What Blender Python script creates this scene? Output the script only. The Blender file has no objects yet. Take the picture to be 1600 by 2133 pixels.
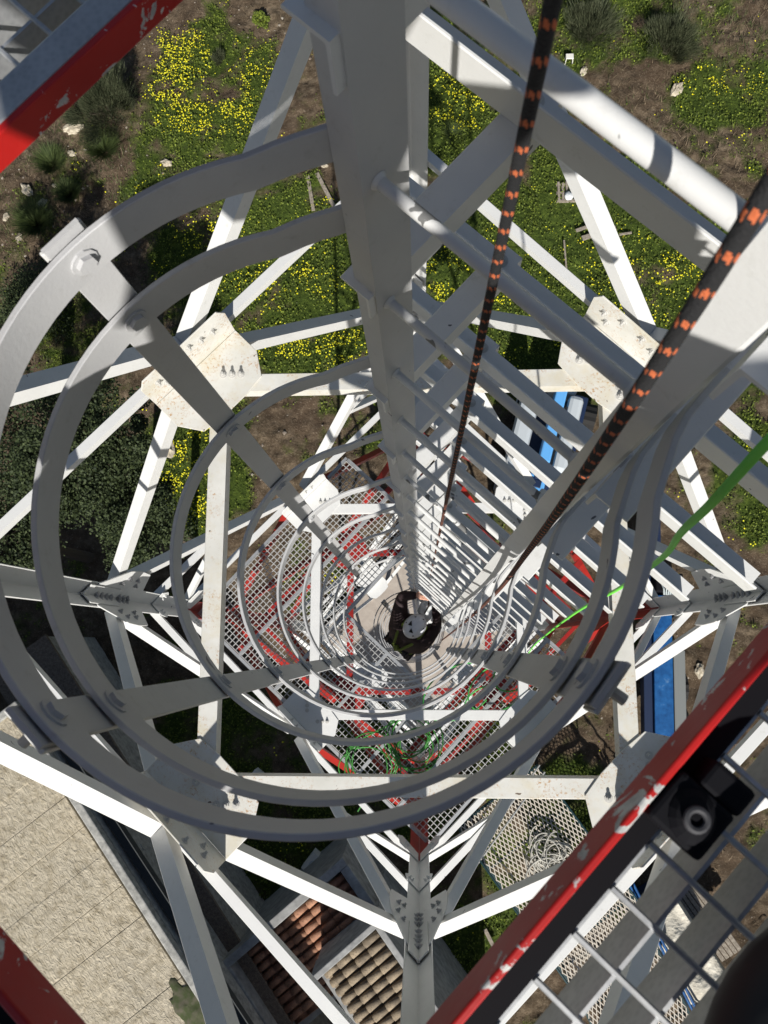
import bpy, math, random
import numpy as np
from mathutils import Vector, Matrix
C = bpy.context.scene
COL = C.collection
random.seed(7); RNG = np.random.default_rng(7)
H = 22.0                                   # camera height above the ground

# ---------------------------------------------------------------- camera
_n = np.array([877-800., -(1342-1066.), -1600.]); _n /= np.linalg.norm(_n)
UP = -_n
XA = np.array([1., 0, 0]); XA = XA-(XA@UP)*UP; XA /= np.linalg.norm(XA)
YA = np.cross(UP, XA)
M = Matrix((tuple(XA), tuple(YA), tuple(UP))).to_4x4()
cd = bpy.data.cameras.new('camera'); cam = bpy.data.objects.new('camera', cd); COL.objects.link(cam)
M.translation = Vector((0, 0, H)); cam.matrix_world = M
cd.sensor_width = 36; cd.sensor_fit = 'HORIZONTAL'; cd.lens = 36.0
cd.clip_start = .02; cd.clip_end = 900
cd.dof.use_dof = True; cd.dof.focus_distance = 3.0; cd.dof.aperture_fstop = 16
C.camera = cam

# ---------------------------------------------------------------- sky, sun, exposure
SUN_EL, SUN_AZ = math.radians(35), math.radians(1.7)      # sun stands towards -Y
w = bpy.data.worlds.new('World'); C.world = w; w.use_nodes = True
nt = w.node_tree; bg = nt.nodes['Background']
sky = nt.nodes.new('ShaderNodeTexSky'); sky.sky_type = 'NISHITA'; sky.sun_disc = False
sky.sun_elevation = SUN_EL; sky.sun_rotation = math.pi-SUN_AZ
nt.links.new(sky.outputs[0], bg.inputs[0]); bg.inputs[1].default_value = .05
sd = bpy.data.lights.new('sun', 'SUN'); sd.energy = 5.0; sd.angle = math.radians(.5); sd.color = (1, .965, .91)
so = bpy.data.objects.new('sun', sd); COL.objects.link(so)
_d = Vector((math.sin(SUN_AZ)*math.cos(SUN_EL), -math.cos(SUN_AZ)*math.cos(SUN_EL), math.sin(SUN_EL)))
so.rotation_euler = _d.to_track_quat('Z', 'Y').to_euler(); so.location = (0, -30, 50)
C.view_settings.view_transform = 'Standard'; C.view_settings.look = 'None'
C.view_settings.exposure = 0.27; C.view_settings.gamma = 1
C.render.engine = 'CYCLES'
C.cycles.max_bounces = 6; C.cycles.diffuse_bounces = 2

# ---------------------------------------------------------------- geometry helpers
def at(u, v, D):
    """plan position, D metres below the camera, of a point measured in the 1600 px photo"""
    r = np.array([u-800., -(v-1066.), -1600.])
    return (r@XA)*D/-(r@UP), (r@YA)*D/-(r@UP)
def P(u, v, D):
    x, y = at(u, v, D); return Vector((x, y, H-D))
A2 = Vector((.733, -.680)).normalized(); B2 = Vector((-A2.y, A2.x))
AV = Vector((A2.x, A2.y, 0)); BV = Vector((B2.x, B2.y, 0)); Z = Vector((0, 0, 1))
def AB(a, b, D): return Vector((A2.x*a+B2.x*b, A2.y*a+B2.y*b, H-D))

class MB:
    def __init__(s): s.v = []; s.f = []; s.m = []; s.mi = 0
    def add(s, vs, fs):
        k = len(s.v); s.v += [tuple(x) for x in vs]; s.f += [tuple(k+i for i in f) for f in fs]; s.m += [s.mi]*len(fs); return s
    def box(s, c, u, v, w_, hu, hv, hw):
        u, v, w_ = u*hu, v*hv, w_*hw
        if u.cross(v).dot(w_) < 0: u = -u
        vs = [c+a*u+b*v+g*w_ for a in (-1, 1) for b in (-1, 1) for g in (-1, 1)]
        return s.add(vs, [(0, 1, 3, 2), (4, 6, 7, 5), (0, 4, 5, 1), (2, 3, 7, 6), (0, 2, 6, 4), (1, 5, 7, 3)])
    def bx(s, x0, x1, y0, y1, z0, z1):
        return s.box(Vector(((x0+x1)/2, (y0+y1)/2, (z0+z1)/2)), Vector((1, 0, 0)), Vector((0, 1, 0)), Z, (x1-x0)/2, (y1-y0)/2, (z1-z0)/2)
    def abox(s, a0, a1, b0, b1, D0, D1):
        c = AB((a0+a1)/2, (b0+b1)/2, (D0+D1)/2)
        return s.box(c, AV, BV, Z, abs(a1-a0)/2, abs(b1-b0)/2, abs(D1-D0)/2)
    def prism(s, prof, p0, p1, u, v):
        """closed 2D profile swept from p0 to p1"""
        n = len(prof); area = sum(prof[i][0]*prof[(i+1) % n][1]-prof[(i+1) % n][0]*prof[i][1] for i in range(n))
        flip = (u.cross(v).dot(p1-p0) < 0) != (area < 0)
        if flip: prof = prof[::-1]
        vs = [p0+u*a+v*b for a, b in prof]+[p1+u*a+v*b for a, b in prof]
        fs = [tuple(range(n))[::-1], tuple(range(n, 2*n))]+[(i, (i+1) % n, n+(i+1) % n, n+i) for i in range(n)]
        return s.add(vs, fs)
    def angle(s, p0, p1, d1, d2, w1, w2, t):
        """L section: corner line p0-p1, flanges along d1 and d2"""
        ax = (p1-p0).normalized(); d1 = (d1-ax*d1.dot(ax)).normalized(); d2 = (d2-ax*d2.dot(ax)-d1*d2.dot(d1)).normalized()
        c = t*.35
        prof = [(0, 0), (w1-c, 0), (w1, c), (w1, t), (t*1.6, t), (t*1.15, t*1.15), (t, t*1.6), (t, w2), (c, w2), (0, w2-c)]
        return s.prism(prof, p0, p1, d1, d2)
    def tube(s, pts, r, n=10, caps=True):
        pts = [Vector(p) for p in pts]; rs = r if isinstance(r, (list, tuple)) else [r]*len(pts)
        k = len(s.v); prev = None; vs = []
        for i, p in enumerate(pts):
            t = (pts[min(i+1, len(pts)-1)]-pts[max(i-1, 0)]).normalized()
            if prev is None:
                a = Vector((0, 0, 1)) if abs(t.z) < .9 else Vector((1, 0, 0)); u = t.cross(a).normalized()
            else: u = (prev-t*prev.dot(t)).normalized()
            prev = u; v_ = t.cross(u)
            vs += [p+(u*math.cos(2*math.pi*j/n)+v_*math.sin(2*math.pi*j/n))*rs[i] for j in range(n)]
        fs = [(i*n+j, i*n+(j+1) % n, (i+1)*n+(j+1) % n, (i+1)*n+j) for i in range(len(pts)-1) for j in range(n)]
        if caps: fs += [tuple(range(n))[::-1], tuple((len(pts)-1)*n+j for j in range(n))]
        return s.add(vs, fs)
    def poly(s, pts, up, t):
        """flat plate: polygon pts thickened along up*t"""
        n = len(pts); nrm = sum(((pts[i]-pts[0]).cross(pts[(i+1) % n]-pts[0]) for i in range(1, n)), Vector())
        if nrm.dot(up) < 0: pts = pts[::-1]
        vs = pts+[p+up*t for p in pts]
        return s.add(vs, [tuple(range(n))[::-1], tuple(range(n, 2*n))]+[(i, (i+1) % n, n+(i+1) % n, n+i) for i in range(n)])
    def ball(s, c, rx, ry=None, rz=None, n=14, m=9, rot=None, fn=None):
        ry = ry or rx; rz = rz or rx; vs = []
        for i in range(m+1):
            th = math.pi*i/m
            for j in range(n):
                ph = 2*math.pi*j/n
                q = Vector((math.sin(th)*math.cos(ph), math.sin(th)*math.sin(ph), math.cos(th)))
                k = fn(q) if fn else 1
                q = Vector((q.x*rx, q.y*ry, q.z*rz))*k
                if rot: q = rot@q
                vs.append(c+q)
        fs = [(i*n+j, (i+1)*n+j, (i+1)*n+(j+1) % n, i*n+(j+1) % n) for i in range(m) for j in range(n)]
        return s.add(vs, fs)
    def build(s, name, mat, parent=None, smooth=None, bevel=0, ref=None):
        me = bpy.data.meshes.new(name); off = Vector((0, 0, 0))
        if parent is not None: off = parent.matrix_world.translation if False else WORLD[parent.name]
        elif ref is not None: off = Vector(ref)
        me.from_pydata([(x-off.x, y-off.y, z-off.z) for x, y, z in s.v], [], s.f)
        for m_ in (mat if isinstance(mat, (list, tuple)) else [mat]): me.materials.append(m_)
        if isinstance(mat, (list, tuple)): me.polygons.foreach_set('material_index', s.m)
        o = bpy.data.objects.new(name, me); COL.objects.link(o)
        if parent is not None: o.parent = parent; WORLD[o.name] = off
        else: o.location = off; WORLD[o.name] = off
        if smooth is not None: me.shade_smooth(); me.set_sharp_from_angle(angle=math.radians(smooth))
        if bevel:
            b = o.modifiers.new('bevel', 'BEVEL'); b.width = bevel; b.segments = 2; b.limit_method = 'ANGLE'; b.angle_limit = math.radians(50)
        me.update(); return o
WORLD = {}
def tag(o, label, cat, group=None, kind=None):
    if label: o['label'] = label
    if cat: o['category'] = cat
    if group: o['group'] = group
    if kind: o['kind'] = kind
    return o
def thing(name, label, cat, loc, group=None):
    o = bpy.data.objects.new(name, None); COL.objects.link(o); o.location = loc; o.empty_display_size = .2
    WORLD[o.name] = Vector(loc); return tag(o, label, cat, group)
def cloud(name, verts, faces, mats, midx=None, colors=None):
    """big triangle/quad cloud from numpy arrays (faces: n x k)"""
    me = bpy.data.meshes.new(name); k = faces.shape[1]
    me.vertices.add(len(verts)); me.vertices.foreach_set('co', verts.astype(np.float32).ravel())
    me.loops.add(faces.size); me.loops.foreach_set('vertex_index', faces.astype(np.int32).ravel())
    me.polygons.add(len(faces)); me.polygons.foreach_set('loop_start', np.arange(0, faces.size, k, dtype=np.int32))
    me.polygons.foreach_set('loop_total', np.full(len(faces), k, dtype=np.int32))
    for m_ in mats: me.materials.append(m_)
    if midx is not None: me.polygons.foreach_set('material_index', midx.astype(np.int32))
    if colors is not None:
        at_ = me.color_attributes.new('tint', 'FLOAT_COLOR', 'POINT')
        at_.data.foreach_set('color', np.c_[colors, np.ones(len(colors))].astype(np.float32).ravel())
    me.update(calc_edges=True)
    o = bpy.data.objects.new(name, me); COL.objects.link(o); return o

# ---------------------------------------------------------------- materials
def mat(name, col, rough=.5, metal=0., spec=.5):
    m = bpy.data.materials.new(name); m.use_nodes = True; b = m.node_tree.nodes['Principled BSDF']
    b.inputs['Base Color'].default_value = (*col, 1); b.inputs['Roughness'].default_value = rough
    b.inputs['Metallic'].default_value = metal; b.inputs['Specular IOR Level'].default_value = spec
    return m
def N(m, t, **k):
    n = m.node_tree.nodes.new(t)
    for a, b in k.items(): setattr(n, a, b)
    return n
def L(m, a, b): m.node_tree.links.new(a, b)
def noise(m, scale, detail=4, rough=.55, co=None, dist=0):
    n = N(m, 'ShaderNodeTexNoise'); n.inputs['Scale'].default_value = scale; n.inputs['Detail'].default_value = detail
    n.inputs['Roughness'].default_value = rough; n.inputs['Distortion'].default_value = dist
    if co is None:
        g = m.node_tree.nodes.get('GEO') or N(m, 'ShaderNodeNewGeometry', name='GEO'); co = g.outputs['Position']
    L(m, co, n.inputs['Vector']); return n.outputs['Fac']
def ramp(m, fac, stops):
    r = N(m, 'ShaderNodeValToRGB'); e = r.color_ramp.elements
    while len(e) < len(stops): e.new(.5)
    for i, (p, c) in enumerate(stops): e[i].position = p; e[i].color = (*c, 1) if len(c) == 3 else c
    L(m, fac, r.inputs[0]); return r.outputs['Color']
def mix(m, fac, a, b, mode='MIX'):
    n = N(m, 'ShaderNodeMix', data_type='RGBA', blend_type=mode)
    for i, x in ((0, fac), (6, a), (7, b)):
        if isinstance(x, (int, float)): n.inputs[i].default_value = x
        elif isinstance(x, tuple): n.inputs[i].default_value = (*x, 1)
        else: L(m, x, n.inputs[i])
    return n.outputs[2]
def setc(m, c): L(m, c, m.node_tree.nodes['Principled BSDF'].inputs['Base Color'])
def bump(m, h, strength=.3, dist=.002):
    b = N(m, 'ShaderNodeBump'); b.inputs['Strength'].default_value = strength; b.inputs['Distance'].default_value = dist
    L(m, h, b.inputs['Height']); L(m, b.outputs[0], m.node_tree.nodes['Principled BSDF'].inputs['Normal'])
W_ = (1, 1, 1); K_ = (0, 0, 0)
def painted(name, base, dark, chip, chip_amt, rust=0, rough=.42, bscale=180):
    m = mat(name, base, rough)
    c = ramp(m, noise(m, 6, 5), [(.3, dark), (.65, base)])
    grime = ramp(m, noise(m, 38, 6, .7), [(.26, (.86, .855, .83)), (.42, W_)])
    c = mix(m, 1.0, c, grime, 'MULTIPLY')
    if rust:
        a_ = ramp(m, noise(m, 7, 3), [(.46, K_), (.62, W_)])
        s_ = ramp(m, noise(m, 75, 6, .75), [(.58-.05*rust, K_), (.64, W_)])
        r_ = mix(m, 1.0, a_, s_, 'MULTIPLY')
        c = mix(m, r_, c, (.42, .22, .07))
        st = ramp(m, noise(m, 4.5, 6, .7), [(.5, K_), (.75, (.55, .55, .55))])
        c = mix(m, st, c, (.56, .47, .27))
    ch = ramp(m, noise(m, 19, 3, .5, dist=.6), [(chip_amt, K_), (chip_amt+.006, W_)])
    c = mix(m, ch, c, chip)
    setc(m, c); bump(m, noise(m, bscale, 3), .25, .0012)
    return m
WHITE = painted('white_paint', (.69, .69, .67), (.65, .65, .635), (.10, .10, .11), .735)
WHITE_R = painted('weathered_white_paint', (.68, .67, .625), (.58, .57, .52), (.14, .10, .07), .74, rust=1)
WHITE_SHADE = painted('shaded_white_paint', (.52, .52, .515), (.47, .47, .475), (.13, .13, .15), .715, rough=.5)  # same white darkened: shade on cage and left rail put into the colour
RUNGM = painted('worn_rung_paint', (.66, .66, .645), (.60, .60, .585), (.17, .17, .165), .655, bscale=60)
def flaky(name):
    m = mat(name, (.46, .012, .01), .38)
    c = ramp(m, noise(m, 5, 3), [(.3, (.36, .008, .008)), (.7, (.52, .016, .012))])
    ch = ramp(m, noise(m, 26, 5, .65, dist=1.2), [(.585, K_), (.60, W_)])
    g_ = ramp(m, noise(m, 60, 3), [(.4, (.42, .42, .41)), (.6, (.68, .67, .63))])
    setc(m, mix(m, ch, c, g_)); bump(m, noise(m, 70, 3), .3, .001); return m
RED_F = flaky('flaking_red_paint')
def redp():
    m = mat('red_paint', (.62, .02, .012), .4)
    c = ramp(m, noise(m, 3, 4), [(.3, (.22, .014, .011)), (.7, (.38, .020, .015))])
    ch = ramp(m, noise(m, 14, 4), [(.70, K_), (.715, W_)])
    setc(m, mix(m, ch, c, (.20, .05, .04))); return m
RED = redp()
def galv():
    m = mat('galvanised_steel', (.42, .43, .44), .45, .55)
    v = N(m, 'ShaderNodeTexVoronoi'); v.inputs['Scale'].default_value = 160
    g = N(m, 'ShaderNodeNewGeometry', name='GEO'); L(m, g.outputs['Position'], v.inputs['Vector'])
    c = ramp(m, v.outputs['Distance'], [(.1, (.36, .37, .39)), (.7, (.52, .53, .54))])
    setc(m, mix(m, .5, c, ramp(m, noise(m, 12, 4), [(.3, (.33, .34, .35)), (.7, (.56, .57, .57))]))); return m
GALV = galv()
GALV_L = mat('bright_galvanised_steel', (.50, .50, .49), .5, .25)
BOLT = mat('zinc_bolt', (.42, .42, .43), .4, .5)
BOLT_W = mat('painted_bolt', (.50, .49, .46), .5)
BLACK = mat('black_rubber', (.008, .008, .009), .6)
DARKST = mat('dark_steel_and_shade', (.004, .004, .006), .8, 0, .15)  # near-black steel; also carries the painted shade beside the hatch edges
ROPE_K = mat('black_rope', (.010, .010, .011), .85); bump(ROPE_K, noise(ROPE_K, 420, 2), .9, .002)
ROPE_O = mat('orange_rope', (.50, .12, .04), .8); bump(ROPE_O, noise(ROPE_O, 420, 2), .9, .002)
GREEN = mat('green_rope', (.17, .72, .07), .55); bump(GREEN, noise(GREEN, 260, 2), .6, .0015)
GREEN3 = mat('green_cord', (.045, .23, .035), .6)
GREEN2 = mat('green_rope_faded', (.06, .38, .07), .6)

# ---------------------------------------------------------------- value noise for ground shapes
def vnoise(x, y, seed=0):
    r = np.random.default_rng(seed); T = r.random((256, 256))
    xi = np.floor(x).astype(int); yi = np.floor(y).astype(int); fx = x-xi; fy = y-yi
    fx = fx*fx*(3-2*fx); fy = fy*fy*(3-2*fy)
    g = lambda i, j: T[i % 256, j % 256]
    return (g(xi, yi)*(1-fx)+g(xi+1, yi)*fx)*(1-fy)+(g(xi, yi+1)*(1-fx)+g(xi+1, yi+1)*fx)*fy
def fbm(x, y, s, seed=0, o=5):
    t = 0; a = .5; k = 0
    for i in range(o): t = t+a*vnoise(x*s+17*i, y*s-9*i, seed+i); k += a; a *= .55; s *= 2.03
    return t/k
def blobs(x, y, B):
    out = np.zeros_like(x)
    for u, v, ru, rv, s in B:
        cx, cy = at(u, v, H); k = H/1600/.97
        d = ((x-cx)/(ru*k))**2+((y-cy)/(rv*k))**2
        out = np.maximum(out, s*np.clip(1.6-d, 0, 1))
    return out
GRASS_B = [(430, 200, 170, 200, .80), (420, 420, 170, 140, .75), (560, 600, 260, 230, 1.1), (950, 230, 130, 170, 1.), (1180, 560, 300, 280, 1.15),
           (1420, 640, 200, 220, 1.1), (1520, 190, 130, 80, 1.), (1280, 60, 240, 110, .7), (400, 980, 120, 150, 1.1), (1200, 1690, 110, 90, 1.),
           (1560, 1000, 70, 130, 1.), (150, 650, 200, 200, .35), (960, 60, 100, 100, .6), (1000, 1950, 110, 110, .7), (1300, 1350, 90, 60, .7), (780, 850, 120, 90, .75),
           (500, 1650, 260, 200, .7), (900, 1600, 200, 160, .7), (1580, 560, 80, 160, .9)]
FLOW_B = [(370, 150, 75, 140, 1.2), (440, 240, 90, 60, 1.2), (520, 150, 120, 110, .45), (620, 710, 130, 40, 1.2), (430, 450, 100, 110, .6), (600, 500, 200, 170, .42),
          (400, 990, 70, 110, 1.3), (960, 210, 80, 80, .8), (1440, 570, 90, 60, 1.1), (1180, 600, 280, 180, .42), (1500, 180, 90, 50, .6), (1130, 200, 80, 30, .5),
          (970, 610, 70, 40, .9), (700, 720, 60, 60, .8), (470, 570, 60, 60, .6), (330, 830, 40, 40, .6), (560, 300, 80, 60, .5), (900, 560, 60, 60, .6), (800, 700, 80, 60, .4)]
def grass_mask(x, y): return np.clip((blobs(x, y, GRASS_B)*1.05+fbm(x, y, .9, 3)*2.0+fbm(x, y, 3.5, 13, 3)*.9-1.70)*2.0, 0, 1)
def flow_mask(x, y): return np.clip((blobs(x, y, FLOW_B)+fbm(x, y, 1.1, 11)*1.7-1.12), 0, 1)*.8
TRACKS = [((1460, 960), (1475, 2133), .26), ((1300, 1010), (1265, 1700), .22), ((1170, 1160), (1100, 1420), .2), ((1560, 1500), (1590, 2133), .26), ((700, 830), (430, 1010), .2), ((760, 930), (450, 1090), .2)]
def height(x, y):
    z = (fbm(x, y, .35, 21, 4)-.5)*.5
    soil = 1-grass_mask(x, y)
    z = z+(fbm(x, y, 2.6, 5, 5)-.5)*.20*(0.4+.6*soil)+(fbm(x, y, 9., 8, 3)-.5)*.07*(.3+soil)
    for p, q, wd in TRACKS:
        p = np.array(at(*p, H)); q = np.array(at(*q, H)); d = q-p; ln = np.hypot(*d); d = d/ln
        t = (x-p[0])*d[0]+(y-p[1])*d[1]; s = (x-p[0])*-d[1]+(y-p[1])*d[0]+(fbm(t, t*0, .4, 31, 2)-.5)*.8
        k = np.clip((wd-np.abs(s))/.06, 0, 1)*((t > 0) & (t < ln))
        ch = (np.sin((t+np.abs(s)*.9)*2*np.pi/.2) > .1)*1.0
        z = z+k*(ch*.055-.06)*np.clip(fbm(x, y, 1.3, 77, 2)*3-.7, 0, 1)
    return z

# ---------------------------------------------------------------- ground (setting)
def ground_mat():
    m = mat('ground_soil_and_moss', (.1, .08, .05), .95, spec=.1)
    a = N(m, 'ShaderNodeVertexColor', layer_name='tint'); sp = N(m, 'ShaderNodeSeparateColor'); L(m, a.outputs['Color'], sp.inputs[0])
    soil = ramp(m, noise(m, 3.2, 9, .75), [(.25, (.030, .021, .013)), (.48, (.105, .078, .050)), (.66, (.24, .185, .125))])
    soil = mix(m, ramp(m, noise(m, .35, 3), [(.4, K_), (.6, (.6, .6, .6))]), soil, (.075, .05, .034))
    peb = ramp(m, noise(m, 24, 4, .6), [(.60, K_), (.68, (.85, .85, .85))])
    soil = mix(m, peb, soil, (.27, .22, .16))
    gr = ramp(m, noise(m, 7, 7, .7), [(.28, (.014, .022, .006)), (.5, (.05, .075, .014)), (.75, (.11, .15, .025))])
    c = mix(m, sp.outputs[0], soil, gr); setc(m, c)
    bump(m, noise(m, 14, 8, .75), .9, .06); return m
GM = ground_mat()
xs = np.arange(-16, 17.01, .085); ys = np.arange(-15, 30.01, .085)
gx, gy = np.meshgrid(xs, ys); gz = height(gx, gy)
edge = np.clip(np.minimum.reduce([gx+16, 17-gx, gy+15, 30-gy])/1.5, 0, 1); gz = gz*edge
gm = grass_mask(gx, gy)
nx, ny = len(xs), len(ys); idx = np.arange(nx*ny).reshape(ny, nx)
F = np.stack([idx[:-1, :-1], idx[:-1, 1:], idx[1:, 1:], idx[1:, :-1]], -1).reshape(-1, 4)
V = np.stack([gx, gy, gz], -1).reshape(-1, 3)
# outer skirt out to the horizon joined to the fine sheet
R4 = [(xs[0], ys[0]), (xs[-1], ys[0]), (xs[-1], ys[-1]), (xs[0], ys[-1])]; OUT = [(-400, -400), (400, -400), (400, 400), (-400, 400)]
base = len(V); V = np.r_[V, [(a, b, 0) for a, b in R4], [(a, b, 0) for a, b in OUT]]
F = np.r_[F, [(base+i, base+4+i, base+4+(i+1) % 4, base+(i+1) % 4) for i in range(4)]]
col = np.r_[np.repeat(gm.reshape(-1, 1), 3, 1), np.full((8, 3), .4)]
g = cloud('ground', V, F, [GM], colors=col); tag(g, None, None, kind='structure'); g.data.shade_smooth()

# ---------------------------------------------------------------- plant cover
def leafmat(name, c1, c2, rough=.7, tr=.25):
    m = mat(name, c1, rough, spec=.25)
    a = N(m, 'ShaderNodeVertexColor', layer_name='tint'); sp = N(m, 'ShaderNodeSeparateColor'); L(m, a.outputs['Color'], sp.inputs[0])
    setc(m, mix(m, sp.outputs[0], c1, c2)); return m
LEAF_G = leafmat('clover_leaf', (.022, .034, .006), (.18, .23, .028))
LEAF_Y = leafmat('yellow_petal', (.80, .70, .01), (.95, .92, .06))
LEAF_D = leafmat('dry_grass', (.075, .055, .035), (.25, .19, .12))
LEAF_S = leafmat('shrub_leaf', (.022, .032, .014), (.11, .12, .065))
LEAF_T = leafmat('tree_leaf', (.010, .018, .007), (.060, .080, .028))
LEAF_TU = leafmat('tussock_blade', (.025, .045, .012), (.10, .13, .04))
def leaves(name, pts, size, mt, flat=.6, blade=0, nseed=0, ratio=.75):
    r = np.random.default_rng(nseed); n = len(pts)
    sz = size*(.6+.8*r.random(n))
    ph = r.random(n)*2*np.pi
    tilt = (r.random(n)-.5)*2*(1-flat)*1.6; tilt2 = (r.random(n)-.5)*2*(1-flat)*1.6
    u = np.c_[np.cos(ph), np.sin(ph), tilt]; u /= np.linalg.norm(u, axis=1)[:, None]
    v = np.c_[-np.sin(ph), np.cos(ph), tilt2]; v /= np.linalg.norm(v, axis=1)[:, None]
    u = u*sz[:, None]/2; v = v*sz[:, None]/2*ratio
    vs = np.stack([pts-u, pts-v, pts+u, pts+v], 1).reshape(-1, 3)
    F_ = np.arange(4*n).reshape(n, 4)
    t = np.repeat(np.clip(r.random(n)*.8+.2*r.random(n), 0, 1), 4)
    return vs, F_, np.repeat(t[:, None], 3, 1)
def blades(pts, ln, wd, lean, nseed=0, dirs=None):
    r = np.random.default_rng(nseed); n = len(pts); ph = r.random(n)*2*np.pi
    d = np.c_[np.cos(ph)*lean, np.sin(ph)*lean, np.ones(n)] if dirs is None else dirs
    d = d+(r.random((n, 3))-.5)*.5; d /= np.linalg.norm(d, axis=1)[:, None]
    l_ = ln*(.5+r.random(n)); s_ = np.c_[-np.sin(ph), np.cos(ph), np.zeros(n)]*wd
    tip = pts+d*l_[:, None]
    vs = np.stack([pts-s_, pts+s_, tip], 1).reshape(-1, 3); F_ = np.arange(3*n).reshape(n, 3)
    t = np.repeat(r.random(n), 3); return vs, F_, np.repeat(t[:, None], 3, 1)
def scatter(n, mask, seed, x0=-15, x1=15, y0=-11, y1=28):
    r = np.random.default_rng(seed); x = r.uniform(x0, x1, n); y = r.uniform(y0, y1, n)
    k = r.random(n) < mask(x, y); x = x[k]; y = y[k]; return np.c_[x, y, height(x, y)]
p = scatter(560000, lambda x, y: grass_mask(x, y)*(.25+.75*(fbm(x, y, 2.3, 40) > .48)), 1); p[:, 2] += RNG.random(len(p))*.12+.005
Q_ = leaves('c', p, .055, LEAF_G, .35, nseed=2)
o = cloud('ground_cover', Q_[0], Q_[1], [LEAF_G], colors=Q_[2]); tag(o, 'low green clover carpeting the ground round the tower', 'ground cover', kind='stuff')
p = scatter(380000, lambda x, y: flow_mask(x, y)*np.clip(grass_mask(x, y)+.25, 0, 1)*(fbm(x, y, 3.1, 60) > .46), 5); p[:, 2] += .10+RNG.random(len(p))*.05
q = leaves('f', p, .041, LEAF_Y, .85, nseed=3, ratio=1.)
o = cloud('wildflowers', q[0], q[1], [LEAF_Y], colors=q[2]); tag(o, 'small yellow flowers scattered over the green ground cover', 'flowers', kind='stuff')
p = scatter(90000, lambda x, y: (1-grass_mask(x, y))*np.clip(blobs(x, y, [(1350, 320, 330, 170, 1), (1450, 60, 300, 90, .8), (1000, 80, 160, 90, .5), (100, 350, 260, 220, .8), (500, 60, 180, 90, .35), (1560, 1900, 120, 250, .3)]), 0, 1), 8)
q = blades(p, .20, .008, 1.6, 9)
o = cloud('dry_grass', q[0], q[1], [LEAF_D], colors=q[2]); tag(o, 'flattened brown dry grass over bare soil', 'dry grass', kind='stuff')
p = scatter(150000, lambda x, y: np.clip(blobs(x, y, [(120, 350, 300, 260, .9), (1400, 60, 330, 90, .8), (1080, 70, 160, 90, .7), (1300, 250, 200, 90, .3), (150, 620, 200, 200, .8)]), 0, 1)*(fbm(x, y, 1.7, 71) > .46), 18)
q = blades(p, .17, .008, .9, 19)
o = cloud('low_scrub', q[0], q[1], [LEAF_TU], colors=q[2]); tag(o, 'low dark scrub and coarse grass on the rough slope', 'scrub', kind='stuff')
# pebbles
p = scatter(9000, lambda x, y: (1-grass_mask(x, y))*np.clip(blobs(x, y, [(500, 80, 220, 130, 1), (300, 350, 250, 120, 1), (80, 430, 160, 160, 1), (1100, 130, 180, 60, .8), (1200, 950, 200, 250, .4), (1500, 1800, 200, 400, .35), (600, 900, 200, 150, .5)]), .03, 1), 12)
r_ = np.random.default_rng(4); n = len(p); s = .015+.05*r_.random(n)**3
base_ = np.array([(1, 0, 0), (0, 1, 0), (-1, 0, 0), (0, -1, 0), (0, 0, .8)])
vs = (base_[None]*(s[:, None, None])*(.6+.8*r_.random((n, 5, 1)))+p[:, None, :]).reshape(-1, 3)
f0 = np.array([(0, 1, 4), (1, 2, 4), (2, 3, 4), (3, 0, 4)]); Fp = (f0[None]+5*np.arange(n)[:, None, None]).reshape(-1, 3)
STONE = mat('pebble', (.27, .23, .18), .9); setc(STONE, ramp(STONE, noise(STONE, 4, 2), [(.35, (.16, .12, .09)), (.65, (.38, .34, .28))]))
o = cloud('pebbles', vs, Fp, [STONE]); tag(o, 'loose stones and clods on the bare soil', 'stones', kind='stuff')

BARK = mat('bark', (.09, .07, .05), .9)
def rand_clumps(n, c, rx, ry, rz, seed, per, sz):
    r = np.random.default_rng(seed); out = []
    for i in range(n):
        d = r.normal(size=3); d /= np.linalg.norm(d); d[2] = abs(d[2])*.9+.05
        k = .45+.55*r.random()
        cc = np.array(c)+d*k*np.array([rx, ry, rz])*(.75+.5*r.random()); m_ = int(per*(.5+r.random()))
        q = r.normal(size=(m_, 3)); q /= np.linalg.norm(q, axis=1)[:, None]; q *= (sz*(.6+.8*r.random()))*(r.random(m_)**.4)[:, None]; out.append(cc+q*[1, 1, .7])
    return np.concatenate(out)
def shrub(name, label, cat, u, v, rx, ry, h, lm, seed, n=26, per=170, lsz=.055, sz=.3, twig=False):
    x, y = at(u, v, H-h*.5); z0 = float(height(np.array([x]), np.array([y]))[0])
    t = thing(name, label, cat, (x, y, z0))
    p = rand_clumps(n, (x, y, z0+h*.25), rx, ry, h*.75, seed, per, sz)
    p[:, 2] = np.maximum(p[:, 2], z0+.03)
    if twig:
        d = p-np.array([x, y, z0-.3]); d /= np.linalg.norm(d, axis=1)[:, None]; q = blades(p, .22, .006, 0, seed, d)
    else: q = leaves('x', p, lsz, lm, .3, nseed=seed)
    o = cloud('crown', q[0]-np.array([x, y, z0]), q[1], [lm], colors=q[2]); o.parent = t
    mb = MB(); r = random.Random(seed)
    for i in range(6):
        an = r.random()*6.28; e = Vector((math.cos(an)*rx*.5, math.sin(an)*ry*.5, h*.7))
        b0 = Vector((x, y, z0-.1)); mb.tube([b0, b0+Vector((e.x*.35, e.y*.35, e.z*.55)), b0+e], [.03*h+.01, .02*h+.008, .008], 6)
    mb.build('trunk', BARK, t)
    return t
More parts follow.
